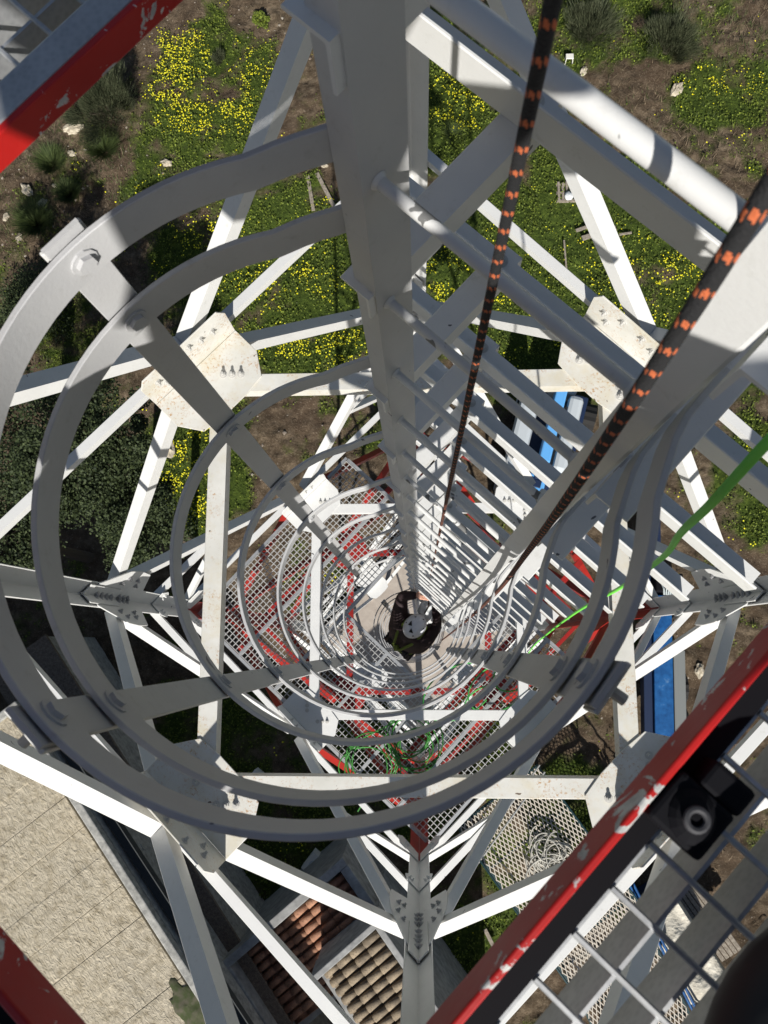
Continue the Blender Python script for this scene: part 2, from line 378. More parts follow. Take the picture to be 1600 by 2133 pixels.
def tree(label, u, v, D, rx, ry, rz, seed, n, per, lsz=.062):
    x, y = at(u, v, D); z0 = float(height(np.array([x]), np.array([y]))[0]); zc = H-D
    t = thing('tree', label, 'tree', (x, y, z0), 'evergreen trees left of the tower'); r = np.random.default_rng(seed); out = []; rr = random.Random(seed); mb = MB()
    top = Vector((x, y, zc-rz*.2)); mb.tube([Vector((x, y, z0-.2)), Vector((x+.1, y-.05, zc*.5)), top], [.17, .13, .08], 8)
    for i in range(n):
        d = r.normal(size=3); d /= np.linalg.norm(d); k = .35+.65*r.random()**.6
        c = np.array([x, y, zc])+d*k*np.array([rx, ry, rz])*(.8+.35*r.random())
        m_ = int(per*(.35+1.1*r.random())); q = r.normal(size=(m_, 3)); q /= np.linalg.norm(q, axis=1)[:, None]
        q *= ((.22+.38*r.random()))*(r.random(m_)**.45)[:, None]; out.append(c+q*[1, 1, .65])
        if i % 4 == 0: mb.tube([top-Z*.3*rr.random(), top.lerp(Vector(c), .55)-Z*.1, Vector(c)], [.05, .03, .012], 5)
    p = np.concatenate(out); q = leaves('x', p, lsz, LEAF_T, .35, nseed=seed)
    o = cloud('crown', q[0]-np.array([x, y, z0]), q[1], [LEAF_T], colors=q[2]); o.parent = t; mb.build('trunk', BARK, t); return t
tree('largest dark evergreen tree with a dense leafy crown, left edge of the picture', 150, 920, 16.6, 1.75, 1.6, 1.3, 31, 95, 420)
tree('smaller dark evergreen crown right and below the largest tree, beside the white brace', 285, 1075, 17.6, .95, 1.1, 1.0, 32, 45, 380)
tree('dark evergreen crown touching the left picture edge below the largest tree', -10, 1110, 17.0, 1.3, 1.3, 1.2, 30, 50, 380)
tree('dark evergreen tree cut off by the left picture edge above the largest tree', -60, 760, 17.2, 1.3, 1.5, 1.2, 29, 50, 380)
shrub('shrub', 'grey green twiggy bush beside the red platform edge', 'shrub', 215, 215, .95, 1.35, 1.3, LEAF_S, 33, 42, 420, .06, .34, True)
shrub('shrub', 'dark green bushy shrub at the top centre of the field', 'shrub', 1235, 55, .8, .9, 1.1, LEAF_S, 34, 30, 300, .05, .3, True)
shrub('shrub', 'green grey spiky shrub right of the top centre shrub', 'shrub', 1400, 75, .9, .8, 1.2, LEAF_S, 35, 30, 300, .05, .3, True)
shrub('shrub', 'small shrub on the top edge between tower leg and rope', 'shrub', 1010, 60, .9, .6, .9, LEAF_T, 36, 24, 240, .05, .3)
shrub('shrub', 'dark bush in shade at the left edge above the tree', 'shrub', 60, 640, 1.2, 1.3, 1.3, LEAF_T, 37, 40, 380, .06, .4)
shrub('shrub', 'leafy dark green weed tuft at the very top left of the ladder rail', 'shrub', 545, 35, .28, .3, .35, LEAF_G, 38, 10, 160, .06, .12)
shrub('shrub', 'grey spiky thistle plant on the flowered slope', 'shrub', 458, 122, .25, .22, .3, LEAF_S, 39, 8, 160, .05, .1, True)
def tussock(u, v, rad, label, seed, n=1500):
    x, y = at(u, v, H-.2); z0 = float(height(np.array([x]), np.array([y]))[0]); r = np.random.default_rng(seed)
    an = r.random(n)*6.283; k = r.random(n)**.6*rad*.35
    p = np.c_[x+np.cos(an)*k, y+np.sin(an)*k, np.full(n, z0)]
    d = np.c_[np.cos(an)*(k/rad*3+.3), np.sin(an)*(k/rad*3+.3), np.ones(n)*.8]
    q = blades(p, rad*.9, .007, 0, seed, d); o = cloud('grass_tussock', q[0]-[x, y, z0], q[1], [LEAF_TU], colors=q[2]); o.location = (x, y, z0)
    tag(o, label, 'grass tuft', 'grass tussocks on the rocky slope')
tussock(105, 335, .55, 'long bladed grass tussock just below the red bar end', 41)
tussock(215, 310, .6, 'grass tussock under the grey twiggy bush', 42)
tussock(70, 460, .65, 'dark grass tussock among rocks at the left edge', 43, 2200)
tussock(140, 400, .45, 'grass tussock between two pale rocks', 44)
tussock(945, 275, .4, 'spiky leaf rosette in the flowers beside the ladder rail', 45, 260)
tussock(1215, 395, .45, 'spiky leaf rosette behind the wooden pallet', 46, 260)
def rock(u, v, s, label, seed, m=None, sx=1.6):
    x, y = at(u, v, H); z0 = float(height(np.array([x]), np.array([y]))[0]); r = random.Random(seed)
    ph = [r.random()*6 for _ in range(6)]
    fn = lambda q: 1+.22*math.sin(5*q.x+ph[0])*math.cos(4*q.y+ph[1])+.12*math.sin(9*q.z+ph[2])+.1*math.sin(11*q.y+ph[3])
    mb = MB(); mb.ball(Vector((x, y, z0+s*.15)), s*sx*.6, s*.6, s*.4, 16, 10, Matrix.Rotation(r.random()*3, 3, 'Z'), fn)
    o = mb.build('rock', m or ROCK, ref=(x, y, z0)); tag(o, label, 'rock', 'loose rocks on the ground')
ROCK = mat('pale_rock', (.45, .40, .30), .9); setc(ROCK, ramp(ROCK, noise(ROCK, 9, 6, .7), [(.3, (.22, .18, .12)), (.6, (.55, .49, .38))])); bump(ROCK, noise(ROCK, 22, 6), .8, .02)
for i, (u, v, s, l) in enumerate([(158, 272, .34, 'largest cream rock beside the twiggy bush'), (152, 322, .16, 'small cream rock below the largest one'), (115, 388, .10, 'little pale rock left of the shaded bank'),
        (62, 402, .24, 'pale flat rock on the left slope'), (40, 495, .18, 'white rock at the left edge by the dark tussock'), (88, 425, .2, 'tan rock in the row below the tussocks'), (15, 455, .16, 'pale rock touching the left picture edge'),
        (350, 343, .2, 'brown stone under the flowered slope'), (1410, 185, .26, 'crumbled white rock at the upper right'), (345, 930, .40, 'pinkish flat stone slab beside the white brace'), (675, 345, .14, 'white stone just left of the ladder rail'), (1455, 1395, .2, 'pale stone by the blue trailer'), (1215, 150, .18, 'grey stone under the white stool'), (440, 1300, .14, 'grey stone at the foot of the tower')]):
    rock(u, v, s, l, 50+i)

# ---------------------------------------------------------------- buildings
def zg(x, y): return float(height(np.array([x]), np.array([y]))[0])
def roofmat():
    m = mat('rippled_tan_roof', (.36, .31, .23), .75)
    g_ = N(m, 'ShaderNodeNewGeometry', name='GEO'); mp = N(m, 'ShaderNodeMapping'); mp.inputs['Rotation'].default_value = (0, 0, math.atan2(.795, .607)); L(m, g_.outputs['Position'], mp.inputs['Vector'])
    st = N(m, 'ShaderNodeMapping'); st.inputs['Scale'].default_value = (4, 8, 1); L(m, mp.outputs[0], st.inputs['Vector'])
    rip = noise(m, 1.6, 4, .6, st.outputs[0], 1.3)
    c = ramp(m, noise(m, .6, 5), [(.3, (.34, .30, .225)), (.5, (.45, .39, .285)), (.75, (.56, .47, .32))])
    c = mix(m, .55, c, ramp(m, rip, [(.35, (.38, .335, .25)), (.6, (.58, .51, .38))]))
    st2 = ramp(m, noise(m, 5, 6, .7), [(.3, (.55, .52, .45)), (.55, W_)])
    setc(m, mix(m, 1, c, st2, 'MULTIPLY')); bump(m, rip, .9, .05); return m
ROOF = roofmat()
CONC = mat('grey_concrete', (.36, .35, .32), .85); setc(CONC, ramp(CONC, noise(CONC, 7, 7, .7), [(.3, (.18, .18, .165)), (.65, (.46, .45, .41))])); bump(CONC, noise(CONC, 30, 5), .5, .01)
WALLD = mat('dark_gutter', (.045, .05, .05), .7)
GRAVEL = mat('brown_gravel_roof', (.16, .12, .09), .95); setc(GRAVEL, mix(GRAVEL, ramp(GRAVEL, noise(GRAVEL, 60, 3), [(.62, K_), (.68, W_)]), ramp(GRAVEL, noise(GRAVEL, 14, 8, .75), [(.3, (.07, .052, .04)), (.65, (.23, .18, .135))]), (.42, .36, .29))); bump(GRAVEL, noise(GRAVEL, 45, 5), .9, .02)
p0 = Vector((*at(42, 1470, 17), 0)); e1 = Vector((.607, -.795, 0)).normalized(); e2 = Vector((-e1.y*-1*-1, 0, 0)); e2 = Vector((e1.y, -e1.x, 0))   # e2 points left, away from the tower
t = thing('flat_roofed_building', 'building with rippled tan panel roof and pale kerb at the lower left', 'building', tuple(p0+e1*6+e2*5))
mb = MB(); mb.box(p0+e1*7+e2*5+Z*2.35, e1, e2, Z, 7, 5, 2.5); mb.build('wall', CONC, t)
mb = MB()
for i in range(19):
    a0 = i*.74
    mb.box(p0+e1*(a0+.36)+e2*5.12+Z*(4.93+.009*(i % 2)), (e1+e2*.0025*math.sin(i*2.1)).normalized(), (e2-e1*.0025*math.sin(i*2.1)).normalized(), Z, .372, 4.88, .06)
mb.build('roof', ROOF, t, bevel=.012)
mb = MB(); mb.box(p0+e1*7+e2*.08+Z*4.98, e1, e2, Z, 7.02, .09, .11); mb.box(p0+e1*-.06+e2*5+Z*4.97, e1, e2, Z, .09, 5.0, .10); mb.build('kerb', CONC, t, bevel=.03)
mb = MB(); mb.box(p0+e1*7-e2*.16+Z*4.6, e1, e2, Z, 7, .12, .05); mb.box(p0+e1*7-e2*.27+Z*4.68, e1, e2, Z, 7, .012, .09); mb.build('gutter', WALLD, t)
MOSS = mat('moss_patch', (.045, .05, .022), .95); setc(MOSS, ramp(MOSS, noise(MOSS, 7, 6), [(.35, (.10, .09, .06)), (.6, (.045, .06, .018))]))
mb = MB(); c_ = p0+e1*7.15+e2*.42+Z*5.0
mb.ball(c_+Z*-.02, .55, .30, .06, 26, 12, Matrix.Rotation(-.9, 3, 'Z'), lambda q: 1+.18*math.sin(6*q.x)*math.cos(5*q.y)+.1*math.sin(13*q.x+2))
mb.build('moss', MOSS, t, smooth=60)
# lower gravel-roofed annex
q0 = Vector((*at(93, 1324, 19), 0)); f1 = (Vector((*at(605, 2133, 19), 0))-q0).normalized(); f2 = Vector((f1.y, -f1.x, 0))
t = thing('annex_building', 'low annex with brown gravel roof strip beside the tan roof', 'building', tuple(q0+f1*6+f2*.8))
mb = MB(); mb.box(q0+f1*6.5+f2*.82+Z*1.4, f1, f2, Z, 6.5, .8, 1.5); mb.build('wall', CONC, t)
mb = MB(); mb.box(q0+f1*6.5+f2*.80+Z*2.95, f1, f2, Z, 6.52, .83, .05); mb.build('roof', GRAVEL, t, bevel=.01)
mb = MB(); mb.tube([q0+f1*5.6+f2*.45+Z*3.0, q0+f1*5.6+f2*.45+Z*3.7], .045, 10); mb.box(q0+f1*5.6+f2*.45+Z*3.75, f1, f2, Z, .09, .09, .03); mb.build('vent_pipe', CONC, t)
# tiled house
TILE = mat('terracotta_tile', (.42, .17, .09), .8)
TILE2 = mat('weathered_tile', (.28, .20, .13), .85)
for m_, c1, c2, c3 in ((TILE, (.26, .12, .07), (.42, .22, .13), (.16, .08, .05)), (TILE2, (.16, .125, .085), (.32, .25, .165), (.09, .07, .05))):
    setc(m_, mix(m_, ramp(m_, noise(m_, 26, 5, .7), [(.5, K_), (.7, W_)]), ramp(m_, noise(m_, 3.5, 4), [(.35, c1), (.65, c2)]), c3)); bump(m_, noise(m_, 40, 4), .5, .01)
PLAST = mat('grey_plaster', (.30, .30, .29), .9); setc(PLAST, ramp(PLAST, noise(PLAST, 5, 6), [(.3, (.20, .20, .195)), (.7, (.38, .38, .365))]))
h0 = Vector((*at(712, 1787, 18.5), 0)); er = Vector((.60, -.80, 0)).normalized(); el = Vector((-.77, -.64, 0)).normalized()
t = thing('tiled_house', 'small house with terracotta barrel tile roofs inside grey parapets', 'house', tuple(h0+er*3+el*1.5))
mb = MB(); mb.prism([(0, 0), (3.6, 0), (3.6, 2.4), (0, 2.4)], h0+Z*-.3, h0+Z*2.75, el, er)
h2 = Vector((*at(784, 1919, 17.2), 0)); mb.prism([(0, 0), (1.75, 0), (1.75, 4.4), (0, 4.4)], h2+Z*-.3, h2+Z*4.2, el, er); mb.build('wall', PLAST, t)
mb = MB()
for (a0, a1, c0, c1, top) in ((-.02, 3.6, 0, .2, 3.5), (-.02, .2, .2, 2.3, 3.49), (0, 1.75, 2.28, 2.4, 3.45), (3.4, 3.6, .2, 2.28, 3.48), (-.02, .14, 2.4, 7, 3.38)):
    if c0 < 2: mb.prism([(a0, c0), (a1, c0), (a1, c1), (a0, c1)], h0+Z*2.6, h0+Z*top, el, er)
mb.prism([(-.02, -.02), (1.78, -.02), (1.78, .11), (-.02, .11)], h2+Z*3.9, h2+Z*4.8, el, er)
mb.prism([(-.02, .11), (.12, .11), (.12, 4.4), (-.02, 4.4)], h2+Z*3.9, h2+Z*4.74, el, er)
mb.build('parapet', PLAST, t, bevel=.02)
def tiles(name, a0, a1, c0, c1, z_hi, z_lo, m_, par, h0=h0):
    mb = MB(); r = random.Random(5); pitch = .21; n = int((c1-c0)/pitch)
    for i in range(n):
        cc = c0+pitch*(i+.5)
        for half in (0, 1):
            L_ = .36; k = int((a1-a0)/L_)
            for j in range(k):
                s0 = a0+j*L_; s1 = min(s0+L_+.03, a1); zz = lambda s_: z_hi+(z_lo-z_hi)*(s_-a0)/(a1-a0)
                cy_ = cc+(pitch/2 if half else 0)+r.uniform(-.008, .008); w0, w1 = (.073, .088) if not half else (.088, .07)
                vs = []; sg = 7; dz = r.uniform(-.006, .006)
                for e_, (s_, w_) in enumerate(((s0, w0), (s1, w1))):
                    for q_ in range(sg+1):
                        th = math.pi*q_/sg; up_ = math.sin(th)*w_*(1 if not half else -.7)
                        lift = (.018 if e_ else 0)*(1 if not half else .4)
                        vs.append(h0+el*s_+er*(cy_+math.cos(th)*w_)+Z*(zz(s_)+up_+lift+dz+(.03 if not half else .02)))
                k0 = sg+1
                fs = [(q_, q_+1, k0+q_+1, k0+q_) for q_ in range(sg)]
                mb.add(vs, fs)
    o = mb.build(name, m_, par, smooth=50); s_ = o.modifiers.new('t', 'SOLIDIFY'); s_.thickness = .014; return o
tiles('roof', .22, 3.38, .24, 2.26, 3.25, 2.8, TILE, t)
tiles('roof', .14, 1.74, .13, 4.3, 4.60, 4.3, TILE2, t, h2)
# timber pieces lying beside the house
WOOD = mat('grey_weathered_wood', (.28, .24, .19), .85); setc(WOOD, ramp(WOOD, noise(WOOD, 18, 6, .7), [(.3, (.13, .105, .08)), (.7, (.40, .35, .28))]))
# ---------------------------------------------------------------- foundation
SLAB = mat('beige_concrete', (.42, .36, .30), .85); setc(SLAB, ramp(SLAB, noise(SLAB, 2.5, 8, .65), [(.3, (.33, .28, .235)), (.7, (.50, .44, .375))]))
t = thing('foundation_slab', 'pale beige concrete slab under the tower', 'concrete slab', (-.03, .33, 0))
mb = MB(); mb.box(Vector((-.03, .33, .12)), Vector((1, 1, 0)).normalized(), Vector((1, -1, 0)).normalized(), Z, 1.85, 1.85, .28); mb.build('slab', SLAB, t, bevel=.02)
mb = MB()
for dx, dy in ((-1, 0), (1, 0), (0, 1), (0, -1)):
    mb.box(Vector((-.03+dx*2.2, .33+dy*2.2, .15)), Vector((1, 1, 0)).normalized(), Vector((1, -1, 0)).normalized(), Z, .45, .45, .35)
mb.build('footing', SLAB, t, bevel=.02)

# ---------------------------------------------------------------- lattice tower
CX, CY, HD = -.03, .33, 2.23
tower = thing('lattice_tower', 'white and red bolted steel lattice tower of square plan', 'tower', (CX, CY, 0))
LEGS = {'L': (-1, 0), 'T': (0, 1), 'R': (1, 0), 'B': (0, -1)}
def leg(k, D): return Vector((CX+LEGS[k][0]*HD, CY+LEGS[k][1]*HD, H-D))
FACES = [('L', 'T'), ('T', 'R'), ('R', 'B'), ('B', 'L')]
def fdir(k, j): return (leg(j, 0)-leg(k, 0)).normalized()
NB = {'L': ('T', 'B'), 'T': ('L', 'R'), 'R': ('T', 'B'), 'B': ('L', 'R')}
def colour(D): return RED if 7.2 < D < 13.0 or D > 26 else WHITE
for k in LEGS:
    for d0, d1 in ((-1.6, 5.05), (5.05, 7.2), (7.2, 13.0), (13.0, 21.7)):
        mb = MB(); d1v, d2v = fdir(k, NB[k][0]), fdir(k, NB[k][1])
        mb.angle(leg(k, d0), leg(k, d1), d1v, d2v, .125, .125, .012)
        mb.build('leg', colour((d0+d1)/2), tower)
def inward(k, j):
    m_ = (leg(k, 0)+leg(j, 0))/2; c = Vector((CX, CY, H)); v = c-m_; return v.normalized()
def brace(p0, p1, n_in, w_, m_, name='brace'):
    """L section: one flange in the face hanging down, one flange outwards along its top edge"""
    ax = (p1-p0).normalized(); dn = ax.cross(n_in).normalized()
    if dn.z > 0: dn = -dn
    mb = MB(); mb.angle(p0-dn*w_/2, p1-dn*w_/2, dn, -n_in, w_, w_, .008)
    return mb.build(name, m_, tower)
def hexbolt(mb, c, ax, r=.013, h=.012, stud=.012):
    ax = ax.normalized(); u = ax.orthogonal().normalized(); v = ax.cross(u)
    mb.prism([(r*math.cos(i*math.pi/3), r*math.sin(i*math.pi/3)) for i in range(6)], c, c+ax*h, u, v)
    mb.prism([(r*1.45*math.cos(i*math.pi/6), r*1.45*math.sin(i*math.pi/6)) for i in range(12)], c-ax*.001, c+ax*.003, u, v)
    if stud: mb.tube([c+ax*h, c+ax*(h+stud)], r*.55, 8)
MIDS = [3.65+3.65*i for i in range(6)]
def mid_pt(k, j, D, inset=0.):
    return (leg(k, D)+leg(j, D))/2+inward(k, j)*inset
for i, D in enumerate(MIDS):
    up = D-1.6 if i == 0 else D-1.825
    dn_ = D+1.825
    for (k, j) in FACES:
        n_in = inward(k, j); f = fdir(k, j); m0 = mid_pt(k, j, D); mt = RED if 7.4 < D < 14 else WHITE; mdn = RED if 7.2 < D < 14 else WHITE
        for e, s_ in ((k, -1), (j, 1)):
            pe = leg(e, D)-f*s_*.07
            brace(m0+f*s_*.10, pe, n_in, .052, mt, 'horizontal_bar')
            # brace up to the leg
            a_ = m0+f*s_*(-.04 if i == 0 else .07)+Z*.02; b_ = leg(e, up)-f*s_*.10
            brace(a_, b_, n_in, .078, mt if D > 7.4 else WHITE)
            if D < 19:
                a_ = m0+f*s_*(-.02 if i == 0 else .07)-Z*.04; b_ = leg(e, dn_)-f*s_*.10
                brace(a_, b_, n_in, .080 if i == 0 else .06, mdn)
            # redundants in the lower half bays
            if i == 1:
                hm = D-.9125; dp = m0.lerp(leg(e, up), .5)
                brace(leg(e, hm)-f*s_*.06, dp, n_in, .055, mt if D > 7.4 else WHITE, 'redundant_bar')
                brace(leg(e, D-.06)-f*s_*.06, dp-Z*.05, n_in, .055, mt if D > 7.4 else WHITE, 'redundant_bar')
        # folded gusset plate at mid face
        gm_ = WHITE_R if i == 0 else (WHITE if D < 8 else mt)
        mb = MB(); inn = n_in
        o_ = m0+inn*.045-f*.03*(1 if i == 0 else 0); prof = [(-.275, -.02), (.275, -.02), (.275, .19), (.24, .25), (-.24, .25), (-.275, .19)]
        mb.poly([o_+f*a+Z*b for a, b in prof], inn, .008)
        hp = [(-.275, .01), (.275, .01), (.275, .17), (.20, .285), (.08, .30), (-.08, .30), (-.20, .285), (-.275, .17)]
        mb.poly([o_+f*a+inn*b-Z*.02 for a, b in hp], Z, .008)
        go = mb.build('gusset_plate', gm_, tower, bevel=.002)
        if i == 0:
            for (a, b) in ((-.19, .10), (-.09, .15), (.03, .15), (.10, .12), (.17, .10), (-.16, .04)):
                mb = MB(); hexbolt(mb, o_+f*a+Z*(b+.05)+inn*.008, inn, .012); mb.build('bolt', BOLT_W, go)
            for s_ in (-1, 1):
                dd = (f*s_+inn).normalized()
                for q_ in (0, 1, 2):
                    mb = MB(); hexbolt(mb, o_+inn*.14+f*s_*.07+dd*(.045*q_)-Z*.012, Z, .013, .014, .016); mb.build('bolt', BOLT_W, go)
        elif i == 1:
            mb = MB()
            for s_ in (-1, 1):
                dd = (f*s_+inn).normalized()
                for q_ in (0, 1, 2): hexbolt(mb, o_+inn*.14+f*s_*.07+dd*(.045*q_)-Z*.012, Z, .013, .014, .012)
            for (a, b) in ((-.19, .10), (-.09, .15), (.03, .15), (.10, .12)): hexbolt(mb, o_+f*a+Z*(b+.05)+inn*.008, inn, .012)
            b_ = mb.build('bolts', BOLT_W, go); b_['kind'] = 'stuff'
    # plan bracing diamond
    for a_i in range(4 if i < 3 else 0):
        k, j = FACES[a_i]; k2, j2 = FACES[(a_i+1) % 4]
        p_, q_ = mid_pt(k, j, D, .20), mid_pt(k2, j2, D, .20); ax = (q_-p_).normalized()
        inn = Vector((CX, CY, H-D))-(p_+q_)/2; inn.normalize()
        mb = MB(); p_ = p_+ax*.02; q_ = q_-ax*.02
        mb.angle(p_+inn*.045-Z*.022, q_+inn*.045-Z*.022, -inn, -Z, .09, .09, .008)
        mb.build('plan_brace', WHITE_R if i == 0 else (WHITE if D < 7 else (RED if D < 14 and i > 1 else WHITE)), tower)
# leg node gussets with their bolts
for i, D in enumerate([5.475+3.65*i for i in range(4)]):
    for k in LEGS:
        for s_, j in enumerate(NB[k]):
            n_in = inward(*([f for f in FACES if set(f) == {k, j}][0])); f = fdir(k, j)
            c = leg(k, D)+n_in*.016
            prof = [(.0, -.42), (.11, -.42), (.29, -.24), (.30, -.05), (.28, .12), (.13, .40), (.0, .40)]
            mb = MB(); mb.poly([c+f*a+Z*b for a, b in prof], n_in, .009); mt = WHITE if D < 7 else (RED if D < 13 else WHITE)
            go = mb.build('node_plate', mt, tower, bevel=.002)
            sp_ = [(.02, .02), (.115, .02), (.115, .52), (.02, .52)]
            mb = MB(); mb.poly([c+n_in*.010+f*a+Z*b for a, b in sp_], n_in, .009); mb.build('splice_plate', mt, go, bevel=.002)
            if i == 0:
                mb = MB()
                for r_i, z_ in enumerate((.10, .18, .26, .34)): hexbolt(mb, c+f*.05+Z*z_+n_in*.019, n_in, .015, .014, .012)
                for r_i, z_ in enumerate((-.07, -.15, -.23)): hexbolt(mb, c+f*.05+Z*z_+n_in*.009, n_in, .015, .014, .012)
                for q_ in range(2): hexbolt(mb, c+f*(.17+.05*q_)+Z*(.10-.05*q_)+n_in*.009, n_in, .015, .014, .012)
                for q_ in range(2): hexbolt(mb, c+f*(.17+.05*q_)+Z*(-.16+.05*q_)+n_in*.009, n_in, .015, .014, .012)
                b_ = mb.build('bolts', BOLT, go); b_['kind'] = 'stuff'
# small joint plates where the redundants meet the leg
for k in LEGS:
    for j in NB[k]:
        n_in = inward(*([f for f in FACES if set(f) == {k, j}][0])); f = fdir(k, j)
        for D in (6.39, 7.24):
            c = leg(k, D)+n_in*.016; s_ = 1.0 if D < 7 else 1.7
            mb = MB(); mb.poly([c+f*a*s_+Z*b*s_ for a, b in ((.02, -.07), (.14, -.09), (.17, -.02), (.15, .08), (.02, .07))], n_in, .008)
            for q_ in range(2): hexbolt(mb, c+f*(.10*s_+.03*q_)+Z*.0+n_in*.008, n_in, .011)
            mb.build('joint_plate', WHITE, tower, bevel=.002)

# ---------------------------------------------------------------- caged ladder
lad = thing('caged_ladder', 'white steel ladder with round safety cage hoops running down the tower', 'ladder', AB(-.215, .36, H))
AC, BC, RC = -.215, .05, .37
for s_ in (-1, 1):
    mb = MB(); ao = AC+s_*.25; ai = AC+s_*.198
    c_ = AB(ai, .348, -1.0); c2_ = AB(ai, .348, 21.6)
    mb.prism([(0, 0), (s_*.046, 0), (s_*.05, .004), (s_*.05, .007), (s_*.013, .007), (s_*.007, .013), (s_*.007, .078), (s_*.004, .082), (0, .082)], c_, c2_, AV, BV)
    r_o = mb.build('rail', WHITE if s_ > 0 else WHITE_SHADE, lad)  # left rail takes the white darkened for shade, right rail the plain white
for i in range(-4, 61):
    D = .18+.335*i
    mb = MB(); n_ = 16
    mb.tube([AB(AC-.200, .375, D), AB(AC, .375, D), AB(AC+.200, .375, D)], .0112 if i == 1 else .0088, n_)
    # weld collars
    for s_ in (-1, 1): mb.tube([AB(AC+s_*.1975, .375, D), AB(AC+s_*.192, .375, D)], [.0165, .0125] if i == 1 else [.0135, .0095], n_)
    mb.build('rung', RUNGM, lad, smooth=40)
def hoop_pts():
    pts = []
    for side in (-1, 1):
        e = ([(side*.262, .425), (side*.262, .385), (side*.2635, .358), (side*.270, .333), (side*.281, .307)] if side > 0 else [(side*.255, .356), (side*.262, .343), (side*.272, .326), (side*.284, .303)])
        th = [math.atan2(.20-.0, .311)]
        a0 = math.radians(37 if side > 0 else 36)
        seg = [(side*RC*math.cos(t_), BC+RC*math.sin(t_)) for t_ in np.linspace(a0, -math.pi/2, 34)]
        pts.append(e+seg)
    return pts[0]+pts[1][::-1][1:]
HP = hoop_pts()
def hoop(D, h=.06, t=.008, par=lad):
    n = len(HP); vs = []
    for i, (a, b) in enumerate(HP):
        a1, b1 = HP[max(i-1, 0)]; a2, b2 = HP[min(i+1, n-1)]; tx, ty = a2-a1, b2-b1; l_ = math.hypot(tx, ty); nx_, ny_ = -ty/l_, tx/l_   # inward normal on the left-hand run
        if (nx_*(0-a)+ny_*(BC-b)) < 0: nx_, ny_ = -nx_, -ny_
        for (off, dz) in ((0, .0012), (.0012, 0), (t-.0012, 0), (t, .0012), (t, h-.0012), (t-.0012, h), (.0012, h), (0, h-.0012)):
            vs.append(AB(AC+a+nx_*off, b+ny_*off, D+dz))
    fs = []
    for i in range(n-1):
        for j in range(8): fs.append((i*8+j, i*8+(j+1) % 8, (i+1)*8+(j+1) % 8, (i+1)*8+j))
    fs += [tuple(range(8)), tuple((n-1)*8+j for j in range(8))[::-1]]
    mb = MB(); mb.add(vs, fs); o = mb.build('hoop', WHITE_SHADE, par, smooth=35)
    import bmesh as _b
    bm = _b.new(); bm.from_mesh(o.data); _b.ops.recalc_face_normals(bm, faces=bm.faces); bm.to_mesh(o.data); bm.free()
    return o
HOOPS = [.775, .937, 1.482, 2.044, 2.62, 3.19, 3.76, 4.33, 4.90]
LOW = [8.05+.62*i for i in range(7)]
hs = {D: hoop(D, .062 if D < 1 else .055) for D in HOOPS+LOW}
STR = [math.radians(x) for x in (136, -135.5, -36)]
def strap(th, D0, D1):
    c = Vector((-.118, .177)); c = Vector((A2.x*AC+B2.x*BC, A2.y*AC+B2.y*BC)); d = Vector((math.cos(th), math.sin(th))); tn = Vector((-d.y, d.x))
    p_ = Vector((*(c+d*(RC+.0045)), H-D0)); q_ = Vector((*(c+d*(RC+.0045)), H-D1))
    mb = MB(); u = Vector((*tn, 0)); v = Vector((*d, 0))
    mb.prism([(-.0265, 0), (-.0255, -.001), (.0255, -.001), (.0265, 0), (.0265, .005), (-.0265, .005)], p_, q_, u, v)
    return mb.build('strap', WHITE_SHADE, lad)
for th in STR:
    strap(th, .765, 4.99); strap(th, 8.0, 11.9)
    c = Vector((A2.x*AC+B2.x*BC, A2.y*AC+B2.y*BC)); d = Vector((math.cos(th), math.sin(th), 0))
    for D in HOOPS:
        o_ = Vector((c.x, c.y, H-D-.03)); mb = MB()
        hexbolt(mb, o_+d*(RC-.008), -d, .0125, .009, 0)
        hexbolt(mb, o_+d*(RC+.0100), d, .0115, .010, .016)
        mb.build('bolt', WHITE_SHADE, hs[D])
# extra clip plates outside the top hoop, where the straps end
for th in STR:
    d = Vector((math.cos(th), math.sin(th), 0)); tn = Vector((-d.y, d.x, 0)); c = Vector((A2.x*AC+B2.x*BC, A2.y*AC+B2.y*BC, H-.775+.005))
    mb = MB(); mb.box(c+d*(RC+.0125)-Z*.03, tn, d, Z, .030, .003, .026); mb.build('clip_plate', WHITE, lad, bevel=.0015)

# ---------------------------------------------------------------- cable rack: crossbars held on brackets behind the ladder
rack = thing('cable_rack', 'white rack of parallel angle crossbars bolted behind the ladder', 'cable rack', AB(0, .8, H))
for k in range(40):
    D = .60+.522*k
    if D > 21: break
    mb = MB(); mb.angle(AB(-.416, .335, D), AB(-.416, .80, D), -AV, -Z, .062, .07, .006); bk = mb.build('bracket', WHITE, rack)
    mb = MB(); mb.angle(AB(.040, .335, D), AB(.040, .80, D), AV, -Z, .062, .07, .006); bk2 = mb.build('bracket', WHITE, rack)
    D2 = D-.0065
    mb = MB(); mb.angle(AB(-.80, .712, D2+.006), AB(.555, .712, D2+.006), BV, Z, .066, .072, .006)
    mb.build('crossbar', WHITE, rack)
    if k < 12:
        for aa in (-.446, .07):
            mb = MB(); hexbolt(mb, AB(aa, .76, D-.006), Z, .011, .010, .008); mb.build('bolt', BOLT_W, bk if aa < 0 else bk2)
        # threaded stud holding the hoop end on the right rail
        mb = MB(); mb.tube([AB(.048, .405, D+.015), AB(.095, .405, D+.015)], .0075, 10)
        for q_ in range(12): mb.tube([AB(.062+.0028*q_, .405, D+.015), AB(.0632+.0028*q_, .405, D+.015)], .0088, 10)
        hexbolt(mb, AB(.040, .405, D+.015), AV, .015, .014, 0); mb.build('stud', BOLT, bk2, smooth=40)

